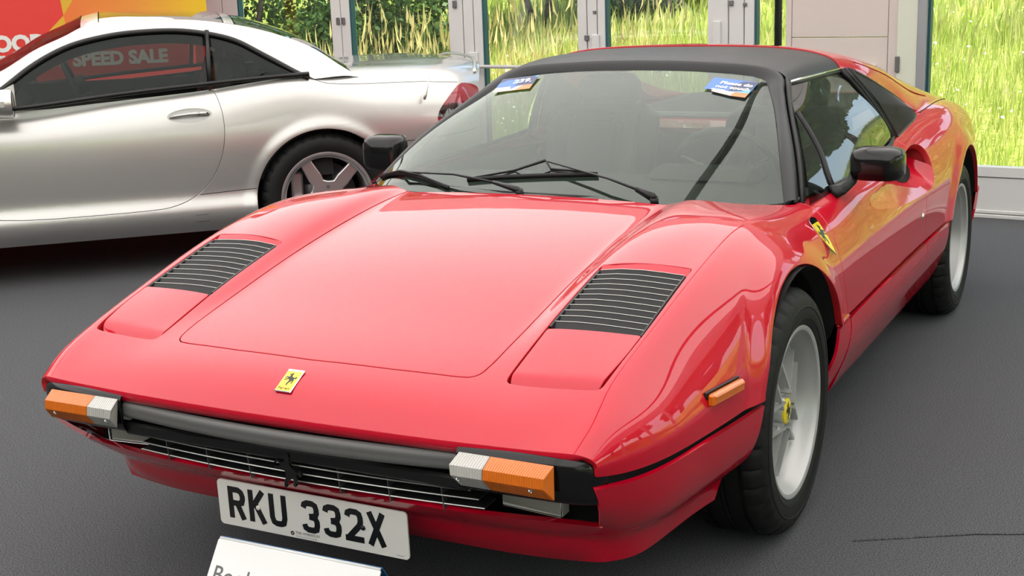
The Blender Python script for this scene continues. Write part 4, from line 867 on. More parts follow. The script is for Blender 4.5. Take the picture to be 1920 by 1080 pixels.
# prancing horse silhouette used for all the emblems (unit height, facing left)
HORSE = [(-.02,-.50),(.04,-.50),(.05,-.46),(.02,-.44),(.06,-.30),(.12,-.20),(.20,-.12),(.24,-.22),(.20,-.30),(.26,-.34),(.30,-.30),(.28,-.25),(.31,-.12),(.27,.0),(.30,.08),(.38,.02),(.42,.10),(.38,.20),(.30,.22),(.33,.15),(.29,.12),(.22,.14),(.12,.16),(.04,.24),(.02,.34),(.05,.42),(.0,.50),(-.03,.46),(-.10,.42),(-.20,.34),(-.18,.30),(-.08,.32),(-.10,.22),(-.16,.16),(-.28,.20),(-.34,.12),(-.37,.05),(-.33,.04),(-.27,.12),(-.16,.07),(-.24,.0),(-.34,-.04),(-.35,-.10),(-.30,-.09),(-.18,-.03),(-.08,.0),(-.02,-.08),(.0,-.20),(-.05,-.34),(-.04,-.44)]
def horse(T, s_, m_, parent, nm='horse', d=.002, flip=1):
    P = [(flip*x*s_, y*s_) for x, y in HORSE]; P = P if area2(P) > 0 else P[::-1]
    q = MB(); q.prism(P, 0, d, T); return q.build(nm, m_, parent)
horse(frame((.0, -.974, .386), (.94, 0, -.34), Vector((.33, -.25, .91)).normalized(), (0, -.968, -.25)), .095, BLK, gr, 'horse_emblem', .006)
# hood badge
nb = np.array([0, -.945]); zc = topz(0, -.945); tang = np.array([0, .03, topz(0, -.93)-topz(0, -.96)]); tang /= np.linalg.norm(tang); nrm_ = np.cross([1, 0, 0], tang)
Tb = frame((0, -.945, zc+.0005), (1, 0, 0), tang, nrm_); bdg = empty('nose_badge', parent=CAR)
MB().box((0, 0, .001), (.042, .066, .004), Tb, .0015).build('badge_frame', CHR, bdg); MB().box((0, -.002, .003), (.037, .056, .0015), Tb, 0).build('badge_field', YEL, bdg)
MB().box((0, .0275, .0032), (.037, .004, .0015), Tb, 0).build('badge_stripe', CHR, bdg)
horse(Tb @ Matrix.Translation((0, .003, .0037)), .036, INK, bdg, 'horse', .0006)
V, F = text_mesh('Ferrari', .0105, .0003, 'CENTER'); q = MB(); q.add(V, F, Tb @ Matrix.Translation((0, -.027, .0039))); q.build('lettering', INK, bdg)
# wing shields
for sx in (1, -1):
    uv = S_([(.362, .693)]); P = BN.ev(uv)[0]; N = BN.nrm(uv)[0]; up = np.array([0, .03, .999]); up = up-N*(up@N); up /= np.linalg.norm(up); xa = np.cross(up, N)
    o_ = np.array([sx*P[0], P[1], P[2]]); mz = lambda v: (sx*v[0], v[1], v[2]); Ts = frame(o_, [sx*-c_ if False else c_ for c_ in mz(xa)], mz(up), mz(N)); sh = empty('wing_shield', parent=CAR)
    poly = [(0, -.062), (.012, -.045), (.024, -.015), (.029, .02), (.029, .045), (.016, .050), (0, .053), (-.016, .050), (-.029, .045), (-.029, .02), (-.024, -.015), (-.012, -.045)]
    q = MB(); q.prism([(a*1.07, b*1.05) for a, b in poly], -.001, .0015, Ts); q.build('shield_rim', CHR, sh); q = MB(); q.prism([p if p[1] < .04 else (p[0], .036) for p in poly[:5]]+[(-.029, .036)]+poly[9:] if False else [(0, -.060), (.012, -.043), (.024, -.013), (.0285, .02), (.0285, .036), (-.0285, .036), (-.0285, .02), (-.024, -.013), (-.012, -.043)], .0015, .0025, Ts); q.build('shield_field', YEL, sh)
    horse(Ts @ Matrix.Translation((0, .0, .0026)), .062, INK, sh, 'horse', .0008, -1 if sx > 0 else 1)
# door locks
for sx in (1, -1):
    uv = S_([(1.505, .545)]); P = BN.ev(uv)[0]; q = MB(); q.lathe([(.004, .0005), (.004, .008), (0, .0135), (-.003, .0135)], 20, frame((sx*P[0], P[1], P[2]), (sx, 0, 0), (0, sx, 0), (0, 0, 1))); q.build('door_lock', CHR, CAR, smooth=True)
# number plate
pl = empty('number_plate', parent=CAR); Tp = frame((0, -.9107, .2507), (1, 0, 0), Vector((0, -.0239, .9997)), Vector((0, -.9997, -.0239)))
rc = lambda w_, h_, r, n=5: arcp(w_-r, h_-r, r, r, 0, 90, n)+arcp(-w_+r, h_-r, r, r, 90, 180, n)+arcp(-w_+r, -h_+r, r, r, 180, 270, n)+arcp(w_-r, -h_+r, r, r, 270, 360, n)
q = MB(); q.prism(rc(.2546, .0548, .010), -.002, .002, Tp); q.build('plate_board', PLT, pl)
MB().box((0, .0, -.03), (.30, .06, .055), Tp).build('plate_bracket', BLKM, pl)
H, Wd, SW = .077, .048, .0138; h2 = H/2-SW/2; w2 = Wd/2-SW/2
GL = {'R': [[(-w2, -H/2), (-w2, H/2)], [(-w2, h2), (w2*.3, h2), (w2*.8, h2*.85), (w2, h2*.55), (w2, h2*.35), (w2*.8, h2*.06), (w2*.3, -.001), (-w2, -.001)], [(w2*.05, -.001), (w2, -H/2)]],
      'K': [[(-w2, -H/2), (-w2, H/2)], [(w2*1.0, H/2), (-w2*.72, -.002)], [(-w2*.35, .008), (w2*1.05, -H/2)]],
      'U': [[(-w2, H/2), (-w2, -h2*.55), (-w2*.8, -h2*.9), (-w2*.35, -h2), (w2*.35, -h2), (w2*.8, -h2*.9), (w2, -h2*.55), (w2, H/2)]],
      '3': [[(-w2, h2*.62), (-w2*.85, h2*.88), (-w2*.4, h2), (w2*.4, h2), (w2*.85, h2*.88), (w2, h2*.6), (w2, h2*.35), (w2*.75, h2*.08), (-w2*.15, h2*.0)], [(-w2*.15, 0), (w2*.75, -h2*.06), (w2, -h2*.32), (w2, -h2*.62), (w2*.85, -h2*.9), (w2*.4, -h2), (-w2*.4, -h2), (-w2*.85, -h2*.88), (-w2, -h2*.62)]],
      '2': [[(-w2, h2*.62), (-w2*.85, h2*.88), (-w2*.4, h2), (w2*.4, h2), (w2*.85, h2*.88), (w2, h2*.6), (w2, h2*.3), (w2*.8, h2*.02), (-w2*.95, -h2*.98)], [(-Wd/2, -h2), (Wd/2, -h2)]],
      'X': [[(-w2, H/2), (w2, -H/2)], [(w2, H/2), (-w2, -H/2)]]}
xc = -.2546+.053
for ch in 'RKU 332X':
    if ch == ' ': xc += .0305; continue
    q = MB()
    for j, st in enumerate(GL[ch]): q.prism([(x+xc, y+.003) for x, y in stroke(st, SW)], .002, .0028+.0002*j, Tp)
    q.build('character', INK, pl); xc += .0578
for (x, y) in ((-.141, .001), (.141, .001)):
    q = MB(); q.lathe([(.0038, .0005), (.0038, .004), (.002, .0058), (0, .006)], 14, Tp @ frame((x, y, .002), (0, 0, 1), (1, 0, 0), (0, 1, 0))); q.build('screw_cap', PLT if x < 0 else INK, pl, smooth=True)
V, F = text_mesh('THE OMBERSLEY', .0085, .0002, 'LEFT', 1.05); q = MB(); q.add(V, F, Tp @ Matrix.Translation((-.042, -.0445, .0022))); V, F = text_mesh('COLLECTION', .0055, .0002, 'LEFT', 1.9); q.add(V, F, Tp @ Matrix.Translation((-.042, -.0520, .0022))); q.build('dealer_line', INKG, pl)
q = MB()
for k in range(8): a = k*math.pi/4; q.box((-.051+.0035*math.cos(a), -.0445+.0035*math.sin(a), .0024), (.0028, .0028, .0004), Tp)
q.box((.232, -.048, .0022), (.018, .0008, .0003), Tp); q.build('dealer_mark', INK, pl)
# ---- glass house of the red car
def poly3(P, n):
    P = np.asarray(P, float); t_ = np.concatenate([[0], np.cumsum(np.linalg.norm(np.diff(P, axis=0), axis=1))]); return nat(t_, P, np.linspace(0, t_[-1], n))
WSR = [[(0,.235,.775),(.25,.247,.773),(.45,.285,.768),(.60,.350,.763),(.667,.425,.762)],
       [(0,.44,.868),(.25,.445,.866),(.43,.475,.866),(.55,.525,.867),(.61,.57,.868)],
       [(0,.74,.995),(.22,.743,.993),(.37,.760,.992),(.47,.79,.991),(.517,.816,.988)],
       [(0,.985,1.083),(.20,.984,1.080),(.34,.978,1.072),(.42,.962,1.060),(.455,.945,1.050)]]
WS = Net(WSR, step=.03, smooth=1, sym=True)
if WS.N[..., 2].mean() < 0: WS.N = -WS.N
WSB = netobj('windscreen', WS, WINDSCREEN, CAR, both=True)[0]
GE = poly3([(.667,.425,.762),(.61,.57,.868),(.517,.816,.988),(.455,.945,1.050)], 12).tolist()+poly3([(.44,.958,1.058),(.40,.972,1.067),(.30,.982,1.076),(.15,.987,1.082),(-.008,.988,1.084)], 9).tolist()
OE = poly3([(.697,.476,.755),(.640,.630,.868),(.579,.778,.952),(.530,.905,1.020),(.504,.985,1.058)], 12).tolist()+poly3([(.488,1.000,1.070),(.437,1.010,1.087),(.340,1.018,1.099),(.17,1.026,1.108),(-.008,1.028,1.111)], 9).tolist()
R = []
for g, o_ in zip(GE, OE):
    g, o_ = np.array(g), np.array(o_); d = o_-g; up = np.array([.25, -.3, .9]); up /= np.linalg.norm(up)
    R.append([g-up*.004, g+up*.004, g+d*.18+up*.007, g+d*.32+up*.005, g+d*.42+up*.010, g+d*.75+up*.012, o_+up*.004, o_-up*.006, o_-up*.02])
netobj('windscreen_frame', Net(R, step=.012, smooth=1), VINYL, CAR, mirror=True)
# rubber edge between pillar and side glass
for sx in (1, -1):
    q = MB(); P = [(sx*(p[0]+.004), p[1]+.012, p[2]-.004) for p in OE[:12]]; q.tube(P, .008, 8); P = [(sx*(p[0]+.006), p[1]+.027, p[2]-.010) for p in OE[:12]]; q.tube(P, .006, 8); q.build('pillar_seal', RUBW, CAR, smooth=True)
# targa roof panel
RF = Net([[(0,1.028,1.111),(.2,1.025,1.108),(.36,1.017,1.098),(.45,1.006,1.084),(.498,.998,1.066),(.512,.995,1.048)],
          [(0,1.10,1.121),(.2,1.10,1.119),(.37,1.10,1.109),(.462,1.10,1.094),(.510,1.10,1.072),(.523,1.10,1.050)],
          [(0,1.28,1.129),(.2,1.28,1.127),(.38,1.28,1.117),(.475,1.28,1.100),(.526,1.28,1.076),(.540,1.28,1.052)],
          [(0,1.47,1.128),(.2,1.47,1.126),(.39,1.47,1.115),(.485,1.47,1.098),(.540,1.47,1.074),(.554,1.47,1.052)]], step=.015, smooth=2, sym=True)
if RF.N[..., 2].mean() < 0: RF.N = -RF.N
netobj('roof_panel', RF, VINYL, CAR, both=True, thick=.02)
for sx in (1, -1):
    q = MB(); q.tube([(sx*.514, .997, 1.043), (sx*.525, 1.10, 1.046), (sx*.541, 1.28, 1.048), (sx*.555, 1.465, 1.049)], .0045, 8); q.build('roof_drip_strip', CHR, CAR, smooth=True)
    q = MB(); q.tube([(sx*.512, .995, 1.034), (sx*.524, 1.10, 1.037), (sx*.540, 1.28, 1.039), (sx*.552, 1.465, 1.040)], .008, 8); q.build('window_seal', RUBW, CAR, smooth=True)
# side glass: door pane and front quarter pane parted by a black bar
SG = Net([[(.509,.985,1.040),(.530,1.22,1.045),(.550,1.46,1.042)],[(.585,.82,.960),(.606,1.14,.965),(.620,1.50,.960)],[(.672,.62,.845),(.690,1.08,.86),(.692,1.56,.86)],[(.728,.465,.752),(.742,1.0,.760),(.716,1.595,.785)]], step=.02, smooth=1)
SG.N *= np.sign((SG.N[..., 0]).mean())
yz0 = SG.inv([(.845,.965),(.800,.900),(.752,.835),(.710,.785),(.690,.745)], [1, 2]); cutq = resamp(yz0, 1.)
SKG = Skin(SG, [(cutq, False)])
sgn = SKG.cuv; a_ = cutq[np.argsort(cutq[:, 0])]
front = (SKG.cP[:, 1] < np.interp(SKG.cP[:, 2], [.745,.785,.835,.900,.965,1.05], [.690,.710,.752,.800,.845,.87]))
SKG.panel('quarter_window', SIDEGL, front, CAR, mirror=True, rim=False); SKG.panel('door_window', SIDEGL, ~front, CAR, mirror=True, rim=False)
for sx in (1, -1):
    P = BNP = SG.ev(yz0); q = MB(); q.tube([(sx*(p[0]+.003), p[1], p[2]) for p in poly3(P, 10)], .009, 8, flat=.7); q.build('window_divider', RUBW, CAR, smooth=True)
    P = [BN.ev(S_([b_]))[0] for b_ in belt[::4]]; q = MB(); q.tube([(sx*(p[0]-.004), p[1], p[2]+.004) for p in P], .0075, 8); q.build('belt_seal', RUBW, CAR, smooth=True)
    # B pillar: seal, grey strip, seal
    for (a, b_, r, nm, m_) in (((.556,1.475,1.045), (.714,1.602,.788), .009, 'pillar_seal', RUBW), ((.563,1.497,1.047), (.714,1.622,.790), .009, 'pillar_strip', BLK), ((.570,1.52,1.046), (.713,1.645,.793), .007, 'pillar_seal', RUBW)):
        mid = [(a[0]+b_[0])/2+.010, (a[1]+b_[1])/2+.004, (a[2]+b_[2])/2+.004]; q = MB(); q.tube([(sx*p[0], p[1], p[2]) for p in poly3([a, mid, b_], 8)], r, 8); q.build(nm, m_, CAR, smooth=True)
# red roll hoop and flying buttress
BT = Net([[(.557,1.474,1.050),(.545,1.474,1.074),(.490,1.474,1.102),(.395,1.474,1.121),(.2,1.474,1.133),(0,1.474,1.135)],
          [(.588,1.60,1.018),(.576,1.60,1.046),(.520,1.60,1.086),(.410,1.60,1.112),(.2,1.60,1.125),(0,1.60,1.128)],
          [(.618,1.78,.965),(.603,1.78,1.008),(.550,1.78,1.058),(.47,1.78,1.072),(.40,1.79,1.06),(.36,1.80,1.03)],
          [(.645,2.02,.895),(.628,2.02,.945),(.575,2.02,1.010),(.52,2.03,1.018),(.47,2.04,1.000),(.44,2.05,.960)],
          [(.688,2.18,.835),(.655,2.20,.885),(.592,2.20,.962),(.545,2.21,.970),(.50,2.22,.950),(.48,2.24,.90)],
          [(.690,2.38,.836),(.662,2.38,.862),(.605,2.38,.922),(.56,2.40,.928),(.52,2.4,.908),(.50,2.4,.86)],
          [(.690,2.62,.828),(.668,2.62,.842),(.615,2.62,.876),(.57,2.62,.88),(.53,2.62,.868),(.51,2.62,.845)],
          [(.665,2.92,.808),(.65,2.92,.814),(.61,2.92,.828),(.57,2.92,.83),(.53,2.92,.826),(.51,2.92,.815)]], step=.015, smooth=2)
if BT.N[..., 2].mean() < 0: BT.N = -BT.N
gl = BT.inv([(.560,1.62),(.590,1.80),(.608,2.02),(.628,2.20),(.645,2.38),(.655,2.50)], [0, 1])
gA = resamp(gl, 1.); gAo = gA.copy(); gAo[:, 1] += .35; gA[:, 1] -= .35
SKB = Skin(BT, [(gA, False), (gAo, False)])
g0 = np.interp(SKB.cuv[:, 0], gA[:, 0], gA[:, 1]); g1 = np.interp(SKB.cuv[:, 0], gAo[:, 0], gAo[:, 1]); rng_ = (SKB.cuv[:, 0] >= gA[:, 0].min()) & (SKB.cuv[:, 0] <= gA[:, 0].max())
gap = (SKB.cuv[:, 1] > g0) & (SKB.cuv[:, 1] < g1) & rng_
SKB.panel('roof_buttress', RED, ~gap, CAR, mirror=True, matr=REDIN, thick=.03, rim=True)
# louvred triangular panel behind each door window
LA = poly3([(.578,1.530,1.042),(.602,1.66,1.003),(.626,1.84,.948),(.650,2.02,.886),(.668,2.085,.850)], 24); LB = poly3([(.714,1.655,.797),(.712,1.72,.800),(.708,1.86,.812),(.702,2.02,.824),(.690,2.095,.830)], 24)
for sx in (1, -1):
    lv = empty('louvre_panel', parent=CAR); q = MB(); m_ = lambda p, d: (sx*(p[0]-d), p[1], p[2])
    q.add([m_(p, .012) for p in LA]+[m_(p, .012) for p in LB], [(i, i+1, 25+i, 24+i) for i in range(23)]); q.build('backing', BLKM, lv)
    for i in range(22):
        a, b_ = LA[i], LB[i]; f = (LA[i+1]-LA[i])*.85; f2 = (LB[i+1]-LB[i])*.85; mid = (a+b_)/2+np.array([.010, 0, .004]); mf = (f+f2)/2
        V = [m_(a, .011), m_(mid, .011), m_(b_, .011), m_(a+f, -.003), m_(mid+mf, -.003), m_(b_+f2, -.003), m_(a+f, .012), m_(mid+mf, .012), m_(b_+f2, .012)]
        q = MB(); q.add(V, [(0, 1, 4, 3), (1, 2, 5, 4), (3, 4, 7, 6), (4, 5, 8, 7)]); s_ = q.build('slat', BLK, lv); q = MB(); q.tube(V[3:6], .0011, 4); q.build('slat_edge', LOUV, s_)  # thin grey tube added as a painted highlight on each slat
    q = MB(); q.tube([m_(p, -.003) for p in list(LA)], .0045, 6); q.tube([m_(p, -.003) for p in list(LB)], .0045, 6); q.tube([m_(LA[0], -.003), m_((LA[0]+LB[0])/2+np.array([.012, 0, .004]), -.003), m_(LB[0], -.003)], .005, 6); q.tube([m_(LA[-1], -.003), m_(LB[-1], -.003)], .0045, 6); q.build('frame', BLK, lv, smooth=True)
for sx in (1, -1):
    P = BN.ev(T_(resamp([(.702,2.13),(.702,2.35),(.692,2.6),(.672,2.85),(.62,3.02),(.45,3.09)], .03))); q = MB(); q.tube([(sx*p[0], p[1], p[2]) for p in P], .0022, 5); q.build('deck_seam', BLKM, CAR)
# rear bulkhead, back window and engine cover
q = MB(); q.add([(-.36, 1.78, 1.05), (.36, 1.78, 1.05), (.44, 1.80, .86), (-.44, 1.80, .86)], [(0, 1, 2, 3)]); q.build('rear_window', SLGL, CAR)
q = MB(); q.box((0, 1.72, .60), (1.36, .04, .42)); q.build('bulkhead', DASH, CAR)
ec = empty('engine_cover', parent=CAR); q = MB(); q.box((0, 2.36, .826), (.96, .98, .02), None, .006); q.build('panel', BLK, ec)
for k in range(10): MB().box((0, 0, 0), (.8, .06, .010), Matrix.Translation((0, 1.96+k*.085, .838)) @ Matrix.Rotation(.2, 4, 'X'), .003).build('louvre', BLK, ec)
q = MB(); q.add([(-.66, 1.0, .70), (.66, 1.0, .70)], []) if False else None
# ---- cabin
q = MB(); V = []
D0 = [(-.66,.40,.752),(-.45,.28,.757),(0,.232,.765),(.45,.28,.757),(.66,.40,.752)]; D1 = [(-.69,.72,.755),(-.45,.74,.772),(0,.74,.776),(.45,.74,.772),(.69,.72,.755)]; D2 = [(-.69,.78,.62),(-.45,.78,.62),(0,.78,.62),(.45,.78,.62),(.69,.78,.62)]
q.add(D0+D1+D2, [(i, i+1, 6+i, 5+i) for i in range(4)]+[(5+i, 6+i, 11+i, 10+i) for i in range(4)]); q.build('dashboard', DASH, CAR, smooth=False)
q = MB(); q.box((.34, .72, .78), (.36, .16, .06), None, .03); q.build('instrument_binnacle', DASH, CAR)
q = MB(); q.box((0, 1.2, .30), (1.46, 1.0, .03)); q.box((-.72, 1.1, .52), (.03, 1.1, .44)); q.box((.72, 1.1, .52), (.03, 1.1, .44)); q.box((0, 1.2, .40), (.2, .9, .16), None, .02); q.build('cabin_trim', DASH, CAR)
swh = empty('steering_wheel', parent=CAR); Tw = frame((.34, .93, .745), Vector((0, .90, .42)).normalized(), (1, 0, 0), Vector((0, -.42, .90)).normalized())
q = MB(); q.tube([Tw @ Vector((0, .175*math.cos(a), .175*math.sin(a))) for a in np.linspace(0, 2*np.pi, 40, endpoint=False)], .013, 8, closed=True); q.build('rim', LEA, swh, smooth=True)
for a in (-1.57, .5, 2.64): q = MB(); q.tube([Tw @ Vector((0, 0, 0)), Tw @ Vector((0, .17*math.cos(a), .17*math.sin(a)))], .012, 6, flat=.4); q.build('spoke', ALUD, swh)
q = MB(); q.lathe([(-.03, .001), (-.02, .035), (0, .04), (.15, .03)], 20, Tw @ Matrix.Rotation(0, 4, 'X')); q.build('hub', LEA, swh, smooth=True)
for sx in (1, -1):
    st = empty('seat', parent=CAR)
    def sbox(c_, d, b, nm, tilt): q = MB(); q.box((0, 0, 0), d, Matrix.Translation(c_) @ Matrix.Rotation(tilt, 4, 'X'), b); o_ = q.build(nm, LEA, st); md = o_.modifiers.new('b', 'BEVEL'); md.width = b*.4; md.segments = 2; md.limit_method = 'NONE' if False else 'ANGLE'; return o_
    sbox((sx*.36, 1.15, .40), (.48, .52, .14), .04, 'seat_cushion', .12); sbox((sx*.36, 1.46, .66), (.46, .13, .54), .05, 'backrest', -.36)
    sbox((sx*.36-.17*0, 1.40, .66), (.24, .09, .46), .035, 'back_panel', -.36); sbox((sx*.36, 1.60, .955), (.26, .09, .14), .035, 'headrest', -.25)
# ---- door mirrors
for sx in (1, -1):
    mr = empty('door_mirror', parent=CAR); cx = .847 if sx > 0 else -.842; R = []
    for (y, sxx, sz) in ((.700,.030,.016),(.704,.058,.033),(.715,.070,.042),(.75,.076,.046),(.775,.077,.047),(.782,.074,.044)):
        ring = []
        for k in range(24):
            a = 2*math.pi*k/24; cs, sn = math.cos(a), math.sin(a); p = 5; rr = (abs(cs)**p+abs(sn)**p)**(-1/p); ring.append((cx+sxx*cs*rr, y, .8345-(.022 if sx < 0 else .004)+sz*(1.35 if sx < 0 else 1.06)*sn*rr))
        R.append(ring)
    V = [p for r_ in R for p in r_]; F = [(i*24+k, i*24+(k+1) % 24, (i+1)*24+(k+1) % 24, (i+1)*24+k) for i in range(5) for k in range(24)]+[tuple(range(24))[::-1], tuple(120+k for k in range(24))]
    q = MB(); q.add(V, F); q.build('mirror_shell', GLB, mr, auto=60)
    q = MB(); q.prism(rc(.066, .037, .012), 0, .002, frame((cx, .7835, .8345), (-1, 0, 0), (0, 0, 1), (0, 1, 0))); q.build('mirror_glass', CHR, mr)
    q = MB(); q.tube([(sx*.788, .735, .815), (sx*.782, .725, .782), (sx*.758, .69, .762), (sx*.738, .665, .757)], [.016, .014, .02, .024], 10, flat=.7); q.build('mirror_foot', BLK, mr, smooth=True)
# ---- wheels
def tyre_mesh(W_, R_, rb, n=216, blocks=6):
    prof = [(-.008, rb-.012), (.004, rb+.001), (.010, rb+.016), (.013, rb+.035), (.010, R_-.030), (.004, R_-.020), (-.002, R_-.014), (-.012, R_-.006), (-.022, R_-.001), (-.040, R_), (-.0405, R_-.007), (-.050, R_-.007), (-.0505, R_), (-.085, R_+.0005), (-.0855, R_-.007), (-.097, R_-.007), (-.0975, R_+.0005)]
    prof = prof+[(-W_+.02-(x-.0), r) for x, r in prof[::-1]][0:]
    V = []; m_ = len(prof)
    for k in range(n):
        a = 2*math.pi*k/n
        for i, (x, r) in enumerate(prof):
            j = min(i, m_-1-i)
            if k % blocks == 0 and 5 <= j <= 9: r -= .006
            V.append((x, r*math.cos(a), r*math.sin(a)))
    F = [(k*m_+i, k*m_+i+1, ((k+1) % n)*m_+i+1, ((k+1) % n)*m_+i) for k in range(n) for i in range(m_-1)]
    return V, F
def sport_wheel(sx, x, y, yaw=0., dp=0.):
    wl = empty('wheel', parent=CAR); T0 = Matrix.Translation((sx*x, y, .312)) @ (Matrix.Rotation(0 if sx > 0 else math.pi, 4, 'Z')) @ Matrix.Rotation(sx*-.008, 4, 'Y') @ Matrix.Rotation(yaw, 4, 'Z'); T = T0
    V, F = tyre_mesh(.205 if y < 1 else .225, .312, .2175); q = MB(); q.add(V, F, T); ty = q.build('tyre', RUB, wl, auto=40)
    q = MB(); q.lathe([(-.004, .2095), (.003, .2185), (.006, .2175), (.0065, .214), (.003, .206), (-.004, .203), (-.012, .200), (-.018, .194), (-.040-dp, .186), (-.050-dp, .182), (-.054-dp, .174), (-.060-dp, .166), (-.13, .160), (-.17, .166), (-.17, .20)], 72, T); q.build('rim', ALU, wl, auto=35)
    q = MB(); q.lathe([(-.12, .05), (-.118, .135), (-.13, .137)], 40, T); q.build('brake_disc', ALUD, wl, smooth=True)
    T = T0 @ Matrix.Translation((.040-dp, 0, 0))
    for k in range(5):
        a = 2*math.pi*k/5+.35; Tk = T @ Matrix.Rotation(a, 4, 'X')
        q = MB(); P = [(.020, -.040), (.020, .040), (.060, .036), (.110, .030), (.168, .034), (.172, .020), (.172, -.020), (.168, -.034), (.110, -.030), (.060, -.036)]
        P = [(p[1], p[0]) for p in P]; P = P if area2(P) > 0 else P[::-1]
        q.prism(P, -.108, -.092, Tk @ frame((0, 0, 0), (0, 1, 0), (0, 0, 1), (1, 0, 0)))
        for s_ in (1, -1):
            V = [(-.092, s_*.040, .030), (-.092, s_*.030, .030), (-.055, s_*.037, .030), (-.055, s_*.031, .030), (-.094, s_*.034, .168), (-.094, s_*.022, .168), (-.076, s_*.031, .168), (-.076, s_*.024, .168)]
            q.add(V, [(0, 1, 5, 4), (2, 6, 7, 3), (0, 4, 6, 2), (1, 3, 7, 5), (4, 5, 7, 6), (0, 2, 3, 1)], Tk)
            V = [(-.092, s_*.026, .055), (-.092, s_*-.004, .055), (-.066, s_*.024, .055), (-.066, s_*-.002, .055)]
        q.build('spoke', ALU, wl)
        q = MB(); q.lathe([(-.092, .010), (-.070, .0095), (-.066, .006), (-.066, .0005)], 6, T @ Matrix.Rotation(a+.628, 4, 'X') @ Matrix.Translation((0, 0, .056))); q.build('wheel_bolt', CHR, wl)
    q = MB(); q.lathe([(-.11, .078), (-.092, .074), (-.086, .060), (-.084, .040), (-.068+dp*.3, .0365), (-.064+dp*.3, .034), (-.064+dp*.3, .0005)], 40, T); hub = q.build('hub', ALU, wl, auto=35)
    q = MB(); q.lathe([(-.064+dp*.3, .0335), (-.060+dp*.3, .0325), (-.0585+dp*.3, .029), (-.058+dp*.3, .0005)], 36, T); cp_ = q.build('centre_cap', YEL, wl, auto=40)
    horse(T @ frame((-.0577+dp*.3, 0, 0), (0, 1 if sx > 0 else 1, 0), (0, 0, 1), (1, 0, 0)), .045, INK, cp_, 'horse', .0006)
    T = T0; q = MB(); q.lathe([(.012, .262), (.0135, .2635), (.0135, .2665), (.012, .268)], 90, T); q.lathe([(.0115, .236), (.0125, .237), (.0115, .238)], 90, T); q.build('sidewall_ring', RUB, ty, smooth=True)
for sx in (1, -1):
    sport_wheel(sx, .826, 0., 0.); sport_wheel(sx, .828, 2.34, 0., .035)
# ---- wipers (parts of the red car)
def wsp(x, y, d=.010):
    uv = WS.inv([(abs(x), y)], [0, 1]); P = WS.ev(uv)[0]; N = WS.nrm(uv)[0]; return Vector((math.copysign(P[0], x) if x else 0, P[1], P[2]))+Vector((math.copysign(N[0], x), N[1], N[2]))*d
for (pv, kn, el, b0, b1, sl_) in (((-.055, .245), (-.30, .305), (-.515, .365), (-.655, .440), (-.308, .272), .5), ((.352, .262), (.20, .305), (-.035, .385), (-.262, .308), (.142, .352), .5)):
    wp = empty('wiper', parent=CAR)
    P = [wsp(*pv, .012), wsp(pv[0]*.97+kn[0]*.03, pv[1]+.003, .020), wsp(pv[0]*.62+kn[0]*.38, pv[1]*.62+kn[1]*.38, .028)]
    q = MB(); q.tube(P, [.013, .014, .008], 10, flat=.7); q.tube([wsp(*pv, -.01), wsp(*pv, .022)], .012, 12); q.build('wiper_pivot', BLK, wp, smooth=True)
    q = MB(); q.tube([P[2], wsp(*kn, .032), wsp(*el, .022)], [.0055, .005, .004], 8, flat=.7); q.build('wiper_arm', BLK, wp, smooth=True)
    n = 9; B = [wsp(b0[0]+(b1[0]-b0[0])*i/n, b0[1]+(b1[1]-b0[1])*i/n, .007) for i in range(n+1)]
    q = MB(); q.tube(B, .0055, 6, flat=1.5); q.build('wiper_blade', RUBW, wp, smooth=True)
    m0 = (B[n//2]+Vector(wsp(*el, .024)))/2+Vector((0, 0, .004)); q = MB()
    q.tube([B[0]+Vector((0, 0, .004)), (B[2]+m0)/2+Vector((0, 0, .006)), Vector(wsp(*el, .024)), (B[-3]+m0)/2+Vector((0, -.0, .006)), B[-1]+Vector((0, 0, .004))], [.003, .004, .005, .004, .003], 6)
    q.tube([B[2], (B[2]+m0)/2+Vector((0, 0, .002)), B[4]], .003, 6); q.tube([B[5], (B[7]+m0)/2, B[8]], .003, 6); q.build('wiper_bridge', BLK, wp, smooth=True)
q = MB(); q.tube([(-.60, .40, .772), (-.35, .30, .785), (-.12, .262, .782), (.12, .258, .781), (.2, .27, .779)], .006, 6); q.build('washer_pipe', RUBW, CAR, smooth=True)
# ---- stickers on the windscreen
def quadframe(TL, TR, BR, BL):
    TL, TR, BR, BL = map(Vector, (TL, TR, BR, BL)); x = ((TR-TL)+(BR-BL)); W = x.length/2; x.normalize(); y = ((TL-BL)+(TR-BR)); H = y.length/2; y = (y-x*(y.dot(x))).normalized(); z = x.cross(y); return frame((TL+TR+BL+BR)/4+z*.006, x, y, z), W, H
def sticker(name, c4, label, items, grp):
    T, W, H = quadframe(*c4); s_ = empty(name); tag(s_, label, 'sticker', grp); w2_, h2_ = W/2, H/2
    for (nm, m_, poly, z) in items: q = MB(); q.prism([(x*w2_, y*h2_) for x, y in poly], z, z+.0004, T); q.build(nm, m_, s_)
    return s_, T, W, H
s_, T, W, H = sticker('do_not_touch_sticker', ((.284, .928, 1.057), (.435, .923, 1.044), (.436, .812, 1.004), (.293, .825, 1.02)), 'blue and orange notice reading Please do not touch on the windscreen', [
    ('blue_ground', STB, [(-1, -.5), (1, -.5), (1, 1), (-1, 1)], 0), ('navy_shape', STD, [(.1, -.45), (.95, -.2), (1, 1), (.35, .85), (.0, .2)], .0005), ('light_shape', STL, [(.1, -.5), (1, -.5), (1, -.05), (.6, -.35)], .0009), ('orange_shape', STO, [(.35, -1), (1, -1), (1, -.5), (.35, -.45)], .0006), ('pale_shape', STP, [(-.6, -.72), (.35, -1), (.35, -.5), (-.1, -.48), (-.6, -.5)], .0007)], 'stickers inside the red car windscreen')
